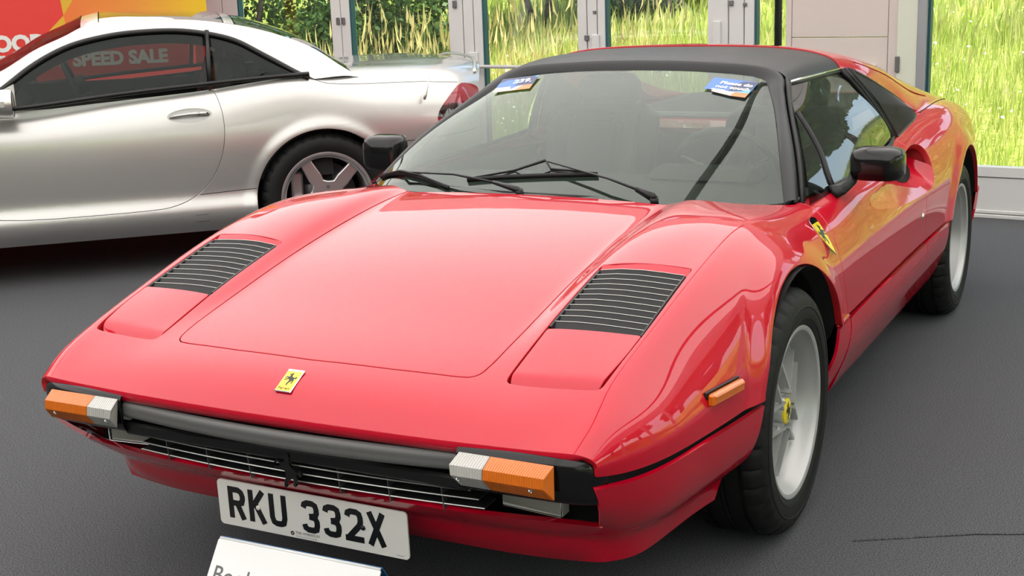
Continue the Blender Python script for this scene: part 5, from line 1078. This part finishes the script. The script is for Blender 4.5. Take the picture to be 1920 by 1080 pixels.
def put(s, size, x, y, m_, T, par, bold=.0006, al='LEFT', nm='lettering', z=.0014):
    V, F = text_mesh(s, size, .0002, al, 1., bold); q = MB(); q.add(V, F, T @ Matrix.Translation((x, y, z))); return q.build(nm, m_, par)
put('Please do', .028, -.040, .016, STW, T, s_, .0008); put('not touch', .028, -.044, -.012, STW, T, s_, .0008); put('FESTIVAL', .012, -.050, -.030, STW, T, s_, .0004); put('OF SPEED SALE', .009, -.030, -.041, STW, T, s_, .0003)
s_, T, W, H = sticker('lot_number_sticker', ((-.462, .935, 1.048), (-.328, .947, 1.062), (-.322, .845, 1.025), (-.458, .838, 1.01)), 'blue sticker with lot number 239 in a windscreen corner', [
    ('navy_ground', STD, [(-1, -.35), (1, -.35), (1, 1), (-1, 1)], 0), ('blue_shape', STB, [(-1, -.35), (.0, -.35), (.3, .6), (-.6, .7), (-1, .3)], .0005), ('light_shape', STL, [(.75, .85), (1, 1), (1, .7)], .0007), ('orange_shape', STO, [(.2, -1), (1, -1), (1, -.35), (.5, -.35)], .0006), ('pale_shape', STP, [(-1, -1), (.2, -1), (.5, -.35), (-1, -.35)], .0004), ('blue_tip', STB, [(-.2, -.35), (.2, -.35), (-.1, -.75)], .0008)], 'stickers inside the red car windscreen')
put('239.', .040, -.014, .004, STW, T, s_, .0012)
# ---- folded sign standing before the number plate
sg = empty('information_sign', (0, 0, 0)); tag(sg, 'white tent-folded card sign standing in front of the number plate', 'sign')
a_ = math.atan2(.05, .072); L = .305; top = Vector((.042, -1.017, .2205)); Tf = frame(top, Vector((1, .012, 0)).normalized(), Vector((0, math.sin(a_), math.cos(a_))), Vector((0, -math.cos(a_), math.sin(a_))))
L = .2195/math.cos(a_)
q = MB(); q.prism([(-.21, -L), (.21, -L), (.21, -.006), (.204, 0), (-.204, 0), (-.21, -.006)], -.003, 0, Tf); q.build('front_panel', CARD, sg)
Tb2 = frame(top+Vector((0, .004, -.001)), Vector((1, .012, 0)).normalized(), Vector((0, -math.sin(a_), math.cos(a_))), Vector((0, -math.cos(a_), -math.sin(a_))))
q = MB(); q.prism([(-.209, -L), (.209, -L), (.209, 0), (-.209, 0)], -.003, 0, Tb2); q.build('rear_panel', BLUE, sg)
q = MB(); q.tube([Tf @ Vector((-.207, -.001, -.002)), Tf @ Vector((.207, -.001, -.002))], .0035, 8); q.build('fold', CARD, sg, smooth=True)
put('Book', .052, -.198, -.096, INKG, Tf, sg, .0003, z=.0001); put('online', .052, -.198, -.165, INKG, Tf, sg, .0003, z=.0001) if False else None
# ---- banner board behind the silver car
BF = Vector((-.719, -.695, 0)).normalized(); BS = Vector((.695, -.719, 0)).normalized(); B0 = Vector((-2.25, 2.34, 0))-BS*3.4
TB = frame(B0+BF*.31, BF*-1, (0, 0, 1), BS)     # local x runs to the right (seen from the cars), y up, z towards the cars
bn = empty('sale_banner'); tag(bn, 'tall red and yellow sale banner board behind the silver car', 'banner')
q = MB(); q.prism([(-4.6, .02), (0, .02), (0, 2.35), (-4.6, 2.35)], -.04, 0, TB); q.build('red_ground', BNR, bn)
GRD = mat('banner_orange_to_yellow', (.75, .2, .04), .55); t_ = GRD.node_tree; tc = t_.nodes.new('ShaderNodeTexCoord'); dt = t_.nodes.new('ShaderNodeVectorMath'); dt.operation = 'DOT_PRODUCT'; dt.inputs[1].default_value = tuple(BF*-1)
mr_ = t_.nodes.new('ShaderNodeMapRange'); e0 = (TB @ Vector((0, 0, 0))).dot(BF*-1); mr_.inputs[1].default_value = e0-1.0; mr_.inputs[2].default_value = e0-.02; rp = t_.nodes.new('ShaderNodeValToRGB')
rp.color_ramp.elements[0].color = (.75, .16, .03, 1); rp.color_ramp.elements[1].color = (.74, .46, .005, 1); el = rp.color_ramp.elements.new(.5); el.color = (.72, .25, .03, 1)
t_.links.new(tc.outputs['Object'], dt.inputs[0]); t_.links.new(dt.outputs['Value'], mr_.inputs[0]); t_.links.new(mr_.outputs[0], rp.inputs[0]); t_.links.new(rp.outputs[0], t_.nodes['Principled BSDF'].inputs['Base Color'])
for nm, m_, P, z in (('orange_field', GRD, [(-.96, 1.03), (0, 1.0), (0, 2.35), (-.20, 2.35), (-.994, 1.24)], .001), ('amber_wedge', BNA, [(-1.10, 2.35), (-.20, 2.35), (-.994, 1.24)], .002), ('amber_wedge', BNA, [(-.994, 1.24), (-1.33, .92), (-.955, .98)], .002)):
    q = MB(); P = P if area2(P) > 0 else P[::-1]; q.prism(P, 0, z, TB); q.build(nm, m_, bn)
u = lambda f: -(f-.31)
put('GOODWOOD', .150, -1.595, 1.010, BNW, TB, bn, .008, z=.003); put('FESTIVAL OF SPEED SALE', .129, -.305, .885, BNW, TB, bn, .006, al='RIGHT', z=.003)
for uu in (-4.3, -.35): q = MB(); q.box((uu, .012, -.05), (.08, .024, .5), TB); q.build('foot', GREYP, bn)
# ================================================================ silver coupe behind (local x = its left side, towards the camera; local y = rearwards; rear axle at y 0)
S0 = Vector((-2.25, 2.34, 0))-BS*.905
CR = empty('coupe', tuple(S0), math.atan2(BS.y, BS.x)); tag(CR, 'silver two-door coupe with five-spoke alloy wheels and dark windows', 'car')
def row(y, K): return [(x, y+dy, z) for (x, dy, z) in K]
def std(belt, zc, w_=.905, lo=0.): return [(0, 0, zc), (.45, 0, zc-.004), (.70, 0, belt+.022), (.80, 0, belt+.006), (.865*w_/.905, 0, belt-.055), (w_-.006, 0, .73), (w_, 0, .60), (w_-.014, 0, .46), (w_-.022, 0, .385), (w_-.002, 0, .335), (w_+.004, 0, .315), (w_-.008, 0, .275), (w_-.06, 0, .205)]
RS = [row(-3.40, [(0,-.06,.62),(.40,-.03,.61),(.58,.03,.60),(.66,.07,.595),(.71,.11,.58),(.735,.14,.55),(.745,.15,.50),(.745,.16,.44),(.74,.16,.39),(.745,.155,.34),(.745,.155,.315),(.73,.16,.27),(.68,.18,.205)]),
      row(-3.0, [(0,-.02,.765),(.40,0,.755),(.60,0,.735),(.70,0,.715),(.77,0,.68),(.82,0,.61),(.835,0,.54),(.83,0,.45),(.825,0,.385),(.845,0,.335),(.85,0,.315),(.84,0,.275),(.79,0,.205)]),
      row(-2.56, [(0,0,.86),(.45,0,.85),(.66,0,.83),(.76,0,.805),(.84,0,.755),(.885,0,.68),(.898,0,.58),(.89,0,.46),(.885,0,.385),(.900,0,.335),(.905,0,.315),(.897,0,.275),(.845,0,.205)]),
      row(-2.0, std(.855, .915)), row(-1.5, std(.855, .93)), row(-1.0, std(.888, .92)), row(-.5, std(.920, .94)), row(-.05, [(0,0,.975),(.45,0,.972),(.70,0,.962),(.80,0,.950),(.868,0,.895),(.899,0,.73),(.905,0,.60),(.891,0,.46),(.883,0,.385),(.903,0,.335),(.909,0,.315),(.897,0,.275),(.845,0,.205)]),
      row(.20, [(0,0,.972),(.45,0,.970),(.70,0,.958),(.795,0,.922),(.868,0,.86),(.903,0,.74),(.910,0,.60),(.897,0,.46),(.89,0,.385),(.903,0,.335),(.907,0,.315),(.897,0,.275),(.845,0,.205)]),
      row(.46, [(0,0,.978),(.45,0,.970),(.69,0,.940),(.775,0,.893),(.850,0,.84),(.888,0,.73),(.895,0,.60),(.885,0,.46),(.878,0,.385),(.89,0,.335),(.892,0,.315),(.882,0,.275),(.83,0,.205)]),
      row(.74, [(0,.06,.970),(.45,.05,.958),(.66,.03,.918),(.735,.02,.872),(.80,.01,.80),(.832,0,.70),(.842,0,.58),(.84,0,.46),(.835,0,.385),(.84,0,.335),(.84,0,.315),(.83,0,.275),(.78,0,.205)]),
      row(.88, [(0,.10,.945),(.42,.07,.93),(.60,.02,.878),(.66,0,.83),(.70,-.01,.76),(.73,-.02,.67),(.745,-.02,.57),(.745,-.02,.46),(.74,-.02,.385),(.745,-.02,.335),(.745,-.02,.315),(.735,-.03,.275),(.69,-.05,.205)])]
SN = Net(RS, ti=np.array([-3.40,-3.0,-2.56,-2.0,-1.5,-1.0,-.5,-.05,.20,.46,.74,.90]), sym=True, smooth=4, step=.016)
for yc in (0, -2.56):
    d = np.hypot(SN.G[..., 1]-yc, SN.G[..., 2]-.33); f = np.clip(1-np.abs(d-.362)/.06, 0, 1); f = f*f*(3-2*f); SN.G[..., 0] += f*np.clip((SN.G[..., 0]-.75)/.08, 0, 1)*.012
SN.norm(); SKM = SN.G.shape[1]-1; kk2 = np.arange(SKM+1)[None]*np.ones((SN.G.shape[0], 1)); smk = kk2 > SKM*.38
SS = lambda P: SN.inv(P, [1, 2], smk); STp = lambda P: SN.inv(P, [0, 1], kk2 < SKM*.75)
fz = lambda L: np.array([(-f_, z) for f_, z in L])
cuts2 = []
def arc2(yc, r=.357, n=80): return np.array([(yc+r*math.cos(math.radians(-22+224*i/n)), .33+r*math.sin(math.radians(-22+224*i/n))) for i in range(n+1)])
for yc in (0, -2.56):
    A = arc2(yc); uv = SS(A[A[:, 1] > .215]); cuts2.append((np.vstack([[uv[0, 0], SKM], uv, [uv[-1, 0], SKM]]), False))
doorp = resamp(smoothpoly(fz([(.530, .925), (.500, .85), (.485, .76), (.490, .66), (.512, .57), (.560, .475), (.640, .393), (.74, .350), (.86, .334), (1.60, .334), (1.66, .40), (1.68, .60), (1.66, .80), (1.60, .858), (1.42, .861), (1.03, .893)]), 2), .014, True)
ds = area2(doorp); dOut, dIn = inset(doorp, -.0026), inset(doorp, .0026); uO, uI = SS(dOut), SS(dIn); cuts2 += [(uO, True), (uI, True)]
tail = resamp(smoothpoly(fz([(-.745, .862), (-.80, .86), (-.875, .835), (-.875, .80), (-.80, .735), (-.72, .690), (-.620, .662), (-.592, .685), (-.605, .735), (-.66, .795)]), 2), .012, True); uT = SS(tail); cuts2.append((uT, True))
cab = [(0, -1.95), (.55, -1.86), (.72, -1.74), (.80, -1.60)]; cabr = [(.80, -1.60), (.822, -1.3), (.828, -1.0), (.826, -.5), (.818, -.16), (.76, .0), (.62, .13), (.45, .20), (0, .22)]
uC = STp(resamp(cab+cabr[1:], .03)); cuts2.append((uC, False))
SK3 = Skin(SN, cuts2); c3, u3 = SK3.cP, SK3.cuv; side3 = u3[:, 1] > SKM*.35
hole3 = (((np.hypot(c3[:, 1], c3[:, 2]-.33) < .357) | (np.hypot(c3[:, 1]+2.56, c3[:, 2]-.33) < .357)) & side3)
indoor, indoorO, intail = pip(u3, uI), pip(u3, uO), pip(u3, uT); incab = pip(u3, np.vstack([uC, [[uC[-1, 0], -1], [uC[0, 0], -1]]]))
SK3.panel('body_shell', SILV, ~(hole3 | indoorO | intail | incab), CR, sym=True, both=True, matr=BLKM, thick=.03)
SK3.panel('door', SILV, indoor & ~incab, CR, mirror=True, matr=BLKM, thick=.02)
tm = c3[:, 2]
SK3.panel('tail_lamp', REDL, intail & (tm > .765), CR, mirror=True, thick=.02); SK3.panel('tail_lamp_dark_band', REDLD, intail & (tm <= .765) & (tm > .70), CR, mirror=True, thick=.02); SK3.panel('tail_lamp_foot', REDL, intail & (tm <= .70), CR, mirror=True, thick=.02)
def seam(L, name='panel_seam', r=.0016, close=False):
    for sx in (1, -1):
        P = SN.ev(SS(resamp(fz(L), .02))); q = MB(); q.tube([(sx*p[0], p[1], p[2]) for p in P], r, 5); q.build(name, BLKM, CR)
seam([(.052, .948), (.01, .922), (-.04, .906), (-.12, .897), (-.25, .891), (-.55, .883), (-.74, .867)]); seam([(-.355, .592), (-.51, .598), (-.70, .612), (-.84, .625)]); seam([(.63, .397), (.50, .402), (.352, .408)])
for sx in (1, -1):   # jacking cover in the sill
    P = [SN.ev(SS([(-f_, z)]))[0] for f_, z in ((.66, .262), (.66, .298), (.60, .298), (.60, .262), (.66, .262))]; q = MB(); q.tube([(sx*p[0], p[1], p[2]) for p in P], .001, 4); q.build('sill_cover_seam', BLKM, CR)
# side windows, trims, roof rail
xs_ = lambda z: .832-(z-.94)*.60
TAf = [(1.70,.853),(1.62,.898),(1.50,.968),(1.39,1.046),(1.275,1.112),(1.163,1.157),(1.042,1.184),(.942,1.198),(.808,1.205),(.653,1.202),(.52,1.182),(.373,1.137),(.292,1.090),(.19,1.028),(.105,.976),(.02,.930)]
RAf = [(1.93,.875),(1.82,.93),(1.49,1.085-.04),(1.345,1.128),(1.19,1.192),(1.12,1.226),(1.034,1.247),(.827,1.249),(.716,1.247),(.56,1.238),(.42,1.218),(.31,1.196),(.13,1.138),(-.03,1.06),(-.13,.985),(-.19,.945),(-.23,.920)]
def pts(L, xo): return poly3([(xo(z), -f_, z) for f_, z in L], 60)
TA = pts(TAf, xs_); RA = pts(RAf, lambda z: xs_(z)-.062-.02*(z > 1.1)); TAi = TA.copy()
mid = (TA+RA)/2+np.array([.012, 0, .012]); rail = Net(np.stack([TA, TA*.75+RA*.25+np.array([.012, 0, .006]), mid, TA*.2+RA*.8+np.array([.004, 0, .010]), RA], 1), step=.018, smooth=1); rail.N *= np.sign(rail.N[..., 0].mean())
netobj('roof_rail', rail, SILV, CR, mirror=True)
bl = poly3([(xs_(z)-.0, -f_, z-.002) for f_, z in ((1.70, .853), (1.42, .862), (1.03, .894), (.53, .926), (.25, .940), (.045, .946))], 60)
for sx in (1, -1):
    m_ = lambda P, dx=0, dz=0: [(sx*(p[0]+dx), p[1], p[2]+dz) for p in P]
    q = MB(); q.tube(m_(TA[3:-1], .002, -.012), .016, 8, flat=.9); q.tube(m_(bl, .004, .012), .015, 8, flat=.8); q.build('window_trim', BLK, CR, smooth=True)
    # pillar between door glass and quarter glass
    q = MB(); a_, b_ = (xs_(.93)+.003, -.535, .93), (xs_(1.19)+.003, -.52, 1.185); q.tube([(sx*a_[0], a_[1], a_[2]), (sx*b_[0], b_[1], b_[2])], .013, 8); q.build('window_pillar', BLK, CR, smooth=True)
    def pane(nm, f0, f1):
        ys = np.linspace(-f1, -f0, 24); zt = np.interp(-ys, [p[0] for p in TAf[::-1]], [p[1] for p in TAf[::-1]])-.01; zb2 = np.interp(-ys, [.045, .25, .53, 1.03, 1.42, 1.70], [.946, .940, .926, .894, .862, .853])+.006; zt = np.maximum(zt, zb2+.002)
        V = [(sx*(xs_(z)-.008+.02*math.sin(math.pi*(z-b0)/max(t1-b0, .01))*.5), y, z) for y, t1, b0 in zip(ys, zt, zb2) for z in np.linspace(b0, t1, 6)]
        q = MB(); q.add(V, [(i*6+k, i*6+k+1, i*6+k+7, i*6+k+6) for i in range(23) for k in range(5)]); q.build(nm, SLGL, CR, smooth=True)
    pane('door_window', .545, 1.45); pane('quarter_window', .06, .505)
    # triangular mirror base + mirror
    q = MB(); q.prism([(-1.44, .870), (-1.70, .856), (-1.44, .985)] if True else [], -.004, .004, frame((sx*(xs_(.9)+.004), 0, 0), (0, 1, 0), (0, 0, 1), (1, 0, 0))); q.build('mirror_sail', SILV, CR)
    mr = empty('door_mirror', parent=CR); R = []
    for (y, sxx, sz) in ((-1.62,.02,.012),(-1.60,.055,.035),(-1.56,.085,.052),(-1.50,.100,.062),(-1.455,.102,.064),(-1.445,.096,.060)):
        R.append([(sx*(.965+sxx*math.cos(2*math.pi*k/24)*(1.0)), y, .905+sz*math.sin(2*math.pi*k/24)-.01*(math.cos(2*math.pi*k/24) < 0)) for k in range(24)])
    q = MB(); q.add([p for r_ in R for p in r_], [(i*24+k, i*24+(k+1) % 24, (i+1)*24+(k+1) % 24, (i+1)*24+k) for i in range(5) for k in range(24)]+[tuple(range(24))]); q.build('mirror_shell', SILV, mr, smooth=True)
    q = MB(); q.lathe([(0, .0005), (0, 1)], 24, frame((sx*.965, -1.447, .905), (0, 1, 0), (.092, 0, 0), (0, 0, .056))); q.build('mirror_glass', CHR, mr)
    q = MB(); q.tube([(sx*.868, -1.53, .868), (sx*.93, -1.52, .855)], [.03, .026], 10, flat=.5); q.build('mirror_foot', SILV, mr, smooth=True)
    q = MB(); q.prism([(-1.60, .893), (-1.475, .893), (-1.475, .919), (-1.60, .919)], 0, .004, frame((sx*1.064, 0, 0), (0, 1, 0), (0, 0, 1), (1, 0, 0))); q.build('indicator', CLR, mr)
    # handle: dished recess, bar and lock
    hd = empty('door_handle', parent=CR); P0 = SN.ev(SS([(-.648, .790)]))[0]; N0 = SN.nrm(SS([(-.648, .790)]))[0]; N0 = Vector((sx*N0[0], N0[1], N0[2])); X_ = Vector((0, 1, .03)).normalized(); Y_ = N0.cross(X_).normalized(); X_ = Y_.cross(N0); Th = frame((sx*P0[0], P0[1], P0[2]), X_, Y_, N0)
    q = MB(); V = []; 
    for r_, d in ((1., .001), (.9, .0005), (.6, -.0), (.0, -.0)): V += [(.108*r_*math.cos(a), .034*r_*math.sin(a), d) for a in np.linspace(0, 2*np.pi, 28, endpoint=False)]
    q.add(V, [(j*28+i, j*28+(i+1) % 28, (j+1)*28+(i+1) % 28, (j+1)*28+i) for j in range(3) for i in range(28)], Th); q.build('handle_cup', mat('handle_cup_silver_%d' % (sx > 0), (.33, .33, .31), .35, metal=.85, coat=.6), hd, smooth=True)
    q = MB(); q.tube([Th @ Vector(p) for p in ((-.095, -.004, .004), (-.07, -.001, .020), (0, .002, .026), (.055, .001, .022), (.092, 0, .010))], [.007, .009, .010, .011, .012], 10, flat=.8); q.build('handle_bar', SILV, hd, smooth=True)
    MB().box((.043, .001, .028), (.014, .013, .008), Th, .001).build('handle_sensor', BLK, hd); q = MB(); q.lathe([(.0, .005), (.014, .004), (.016, .0005)], 12, Th @ frame((.085, 0, .012), (0, 0, 1), (1, 0, 0), (0, 1, 0))); q.build('lock', BLK, hd)
# roof skin, windscreen and rear window all span the two rails
def span(nm, f0, f1, m_, bulge=.045, dz=0., thick=0.):
    yy_ = np.linspace(-f1, -f0, max(4, int((f1-f0)/.06))); L = np.stack([np.interp(yy_, RA[:, 1], RA[:, 0]), yy_, np.interp(yy_, RA[:, 1], RA[:, 2])], 1); R = []
    for p in L: R.append([(0, p[1]+(.0), p[2]+bulge), (p[0]*.45, p[1], p[2]+bulge*.86), (p[0]*.8, p[1], p[2]+bulge*.45), (p[0], p[1], p[2]+dz)])
    n = Net(R, step=.03, smooth=1, sym=True); n.N *= np.sign(n.N[..., 2].mean()); return netobj(nm, n, m_, CR, both=True)
span('windscreen', 1.125, 1.93, SLGL, .05); span('roof_header', 1.035, 1.12, SILV); span('roof_glass', .43, 1.03, mat('roof_dark_glass', (.02, .017, .015), .05, coat=1.)); span('roof_rear_bar', .375, .425, SILV); span('rear_window', -.185, .37, mat('rear_dark_glass', (.008, .012, .008), .03, coat=1., spec=.8), .045)
# dark lining under the roof rails
for sx in (1, -1):
    P = TA[6:-6]; V = [(sx*(p[0]-.035), p[1], p[2]+.0) for p in P]+[(sx*(p[0]-.050), p[1], max(p[2]-.075, .93)) for p in P]; n = len(P); q = MB(); q.add(V, [(i, i+1, n+i+1, n+i) for i in range(n-1)]); q.build('rail_lining', DASH, CR)
# cabin
q = MB(); q.box((0, -.9, .42), (1.5, 1.9, .06)); q.box((0, .12, .72), (1.45, .1, .46)); q.box((.79, -.8, .66), (.04, 1.7, .44)); q.box((-.79, -.8, .66), (.04, 1.7, .44)); q.box((0, -1.66, .78), (1.45, .42, .18), None, .06); q.box((0, .02, .90), (1.4, .30, .03)); q.build('cabin_trim', DASH, CR)
for sx in (1, -1):
    st = empty('seat', parent=CR)
    for nm, c_, d, b, tl_ in (('seat_cushion', (sx*.38, -.80, .50), (.5, .5, .16), .05, .1), ('backrest', (sx*.38, -.46, .78), (.48, .15, .56), .06, -.30), ('headrest', (sx*.38, -.37, 1.06), (.27, .10, .19), .045, -.12)):
        q = MB(); q.box((0, 0, 0), d, Matrix.Translation(c_) @ Matrix.Rotation(tl_, 4, 'X'), b); o_ = q.build(nm, LEA, st); md = o_.modifiers.new('soft', 'BEVEL'); md.width = b*.45; md.segments = 3
st = empty('steering_wheel', parent=CR); Tw = frame((-.38, -1.20, .87), Vector((0, .92, .38)).normalized(), (1, 0, 0), Vector((0, -.38, .92)).normalized())
q = MB(); q.tube([Tw @ Vector((0, .18*math.cos(a), .18*math.sin(a))) for a in np.linspace(0, 2*np.pi, 36, endpoint=False)], .014, 8, closed=True); q.build('rim', LEA, st, smooth=True); q = MB(); q.lathe([(-.02, .0005), (-.01, .05), (.06, .06)], 20, Tw); q.box((0, 0, 0), (.02, .32, .03), Tw); q.build('hub', LEA, st)
# deck lip and a thin tapered pin on the flank
q = MB(); P = poly3([(-.60, .875, .905), (-.40, .93, .950), (0, .955, .968), (.40, .93, .950), (.60, .875, .905)], 24); q.tube([tuple(p) for p in P], .010, 8, flat=.8); q.build('boot_lip', SILV, CR, smooth=True)
q = MB(); q.tube([(.900, .525, .80), (.902, .532, .822), (.893, .545, .86), (.878, .562, .915)], [.007, .009, .005, .002], 10); q.build('tapered_pin', SILV, CR, smooth=True)
# wheels
for yc in (0, -2.56):
    for sx in (1, -1):
        wl = empty('wheel', parent=CR); T = Matrix.Translation((sx*.895, yc, .33)) @ Matrix.Rotation(0 if sx > 0 else math.pi, 4, 'Z')
        V, F = tyre_mesh(.255, .328, .236, 180, 5); q = MB(); q.add(V, F, T); q.build('tyre', RUB, wl, auto=40)
        q = MB(); q.lathe([(-.004, .228), (.004, .2375), (.008, .2365), (.009, .231), (.005, .222), (-.006, .216), (-.014, .208), (-.05, .203), (-.14, .198), (-.2, .198)], 72, T); q.build('rim', ALU if False else MT.get('wheel_silver') or mat('wheel_silver', (.55, .53, .52), .3, metal=.8, coat=.4), wl, auto=35)
        P = []
        for k in range(5):
            a = math.radians(118+72*k); t_ = np.array([-math.sin(a), math.cos(a)]); r_ = np.array([math.cos(a), math.sin(a)])
            for rr, w_ in ((.120, -.036), (.170, -.032), (.208, -.030)): P.append(tuple(r_*rr+t_*w_))
            for rr, w_ in ((.208, .030), (.170, .032), (.120, .036)): P.append(tuple(r_*rr+t_*w_))
            for da, rr in ((20, .094), (36, .086), (52, .094)): b_ = a+math.radians(da); P.append((rr*math.cos(b_), rr*math.sin(b_)))
        # seen from outside, local z up and local y to the right
        q = MB(); q.prism(P if area2(P) > 0 else P[::-1], -.055, -.022, T @ frame((0, 0, 0), (0, 1, 0), (0, 0, 1), (1, 0, 0))); o_ = q.build('spokes', MT['wheel_silver'], wl); md = o_.modifiers.new('edge', 'BEVEL'); md.width = .006; md.segments = 2; md.limit_method = 'ANGLE'
        q = MB(); q.lathe([(-.022, .036), (-.012, .034), (-.010, .0005)], 30, T); cc_ = q.build('centre_cap', MT['wheel_silver'], wl, auto=40)
        for k in range(5): b_ = math.radians(154+72*k); q = MB(); q.lathe([(-.03, .010), (-.019, .009), (-.019, .0005)], 12, T @ Matrix.Translation((0, .056*math.cos(b_), .056*math.sin(b_)))); q.build('wheel_bolt', ALUD, wl)
        q = MB(); q.lathe([(-.16, .0005), (-.16, .17), (-.17, .172)], 40, T); q.build('brake_disc', ALUD, wl, smooth=True)
        q = MB(); q.box((-.10, -.14, .06), (.05, .06, .15), T, .01); q.build('brake_caliper', MT['wheel_silver'], wl)
        q = MB(); n = 26; A = [math.radians(-8+196*i/n) for i in range(n+1)]; m1 = n+1
        q.add([(sx*.885, yc+.352*math.cos(a), .33+.352*math.sin(a)) for a in A]+[(sx*.55, yc+.345*math.cos(a), .33+.345*math.sin(a)) for a in A], [(i, i+1, m1+i+1, m1+i) for i in range(n)]+[tuple(m1+i for i in range(m1))]); q.build('wheel_housing', BLKM, CR)
q = MB(); q.box((0, -1.28, .27), (1.6, 1.8, .12)); q.box((0, -1.28, .33), (1.1, 4.0, .2)); q.build('underbody', BLKM, CR)
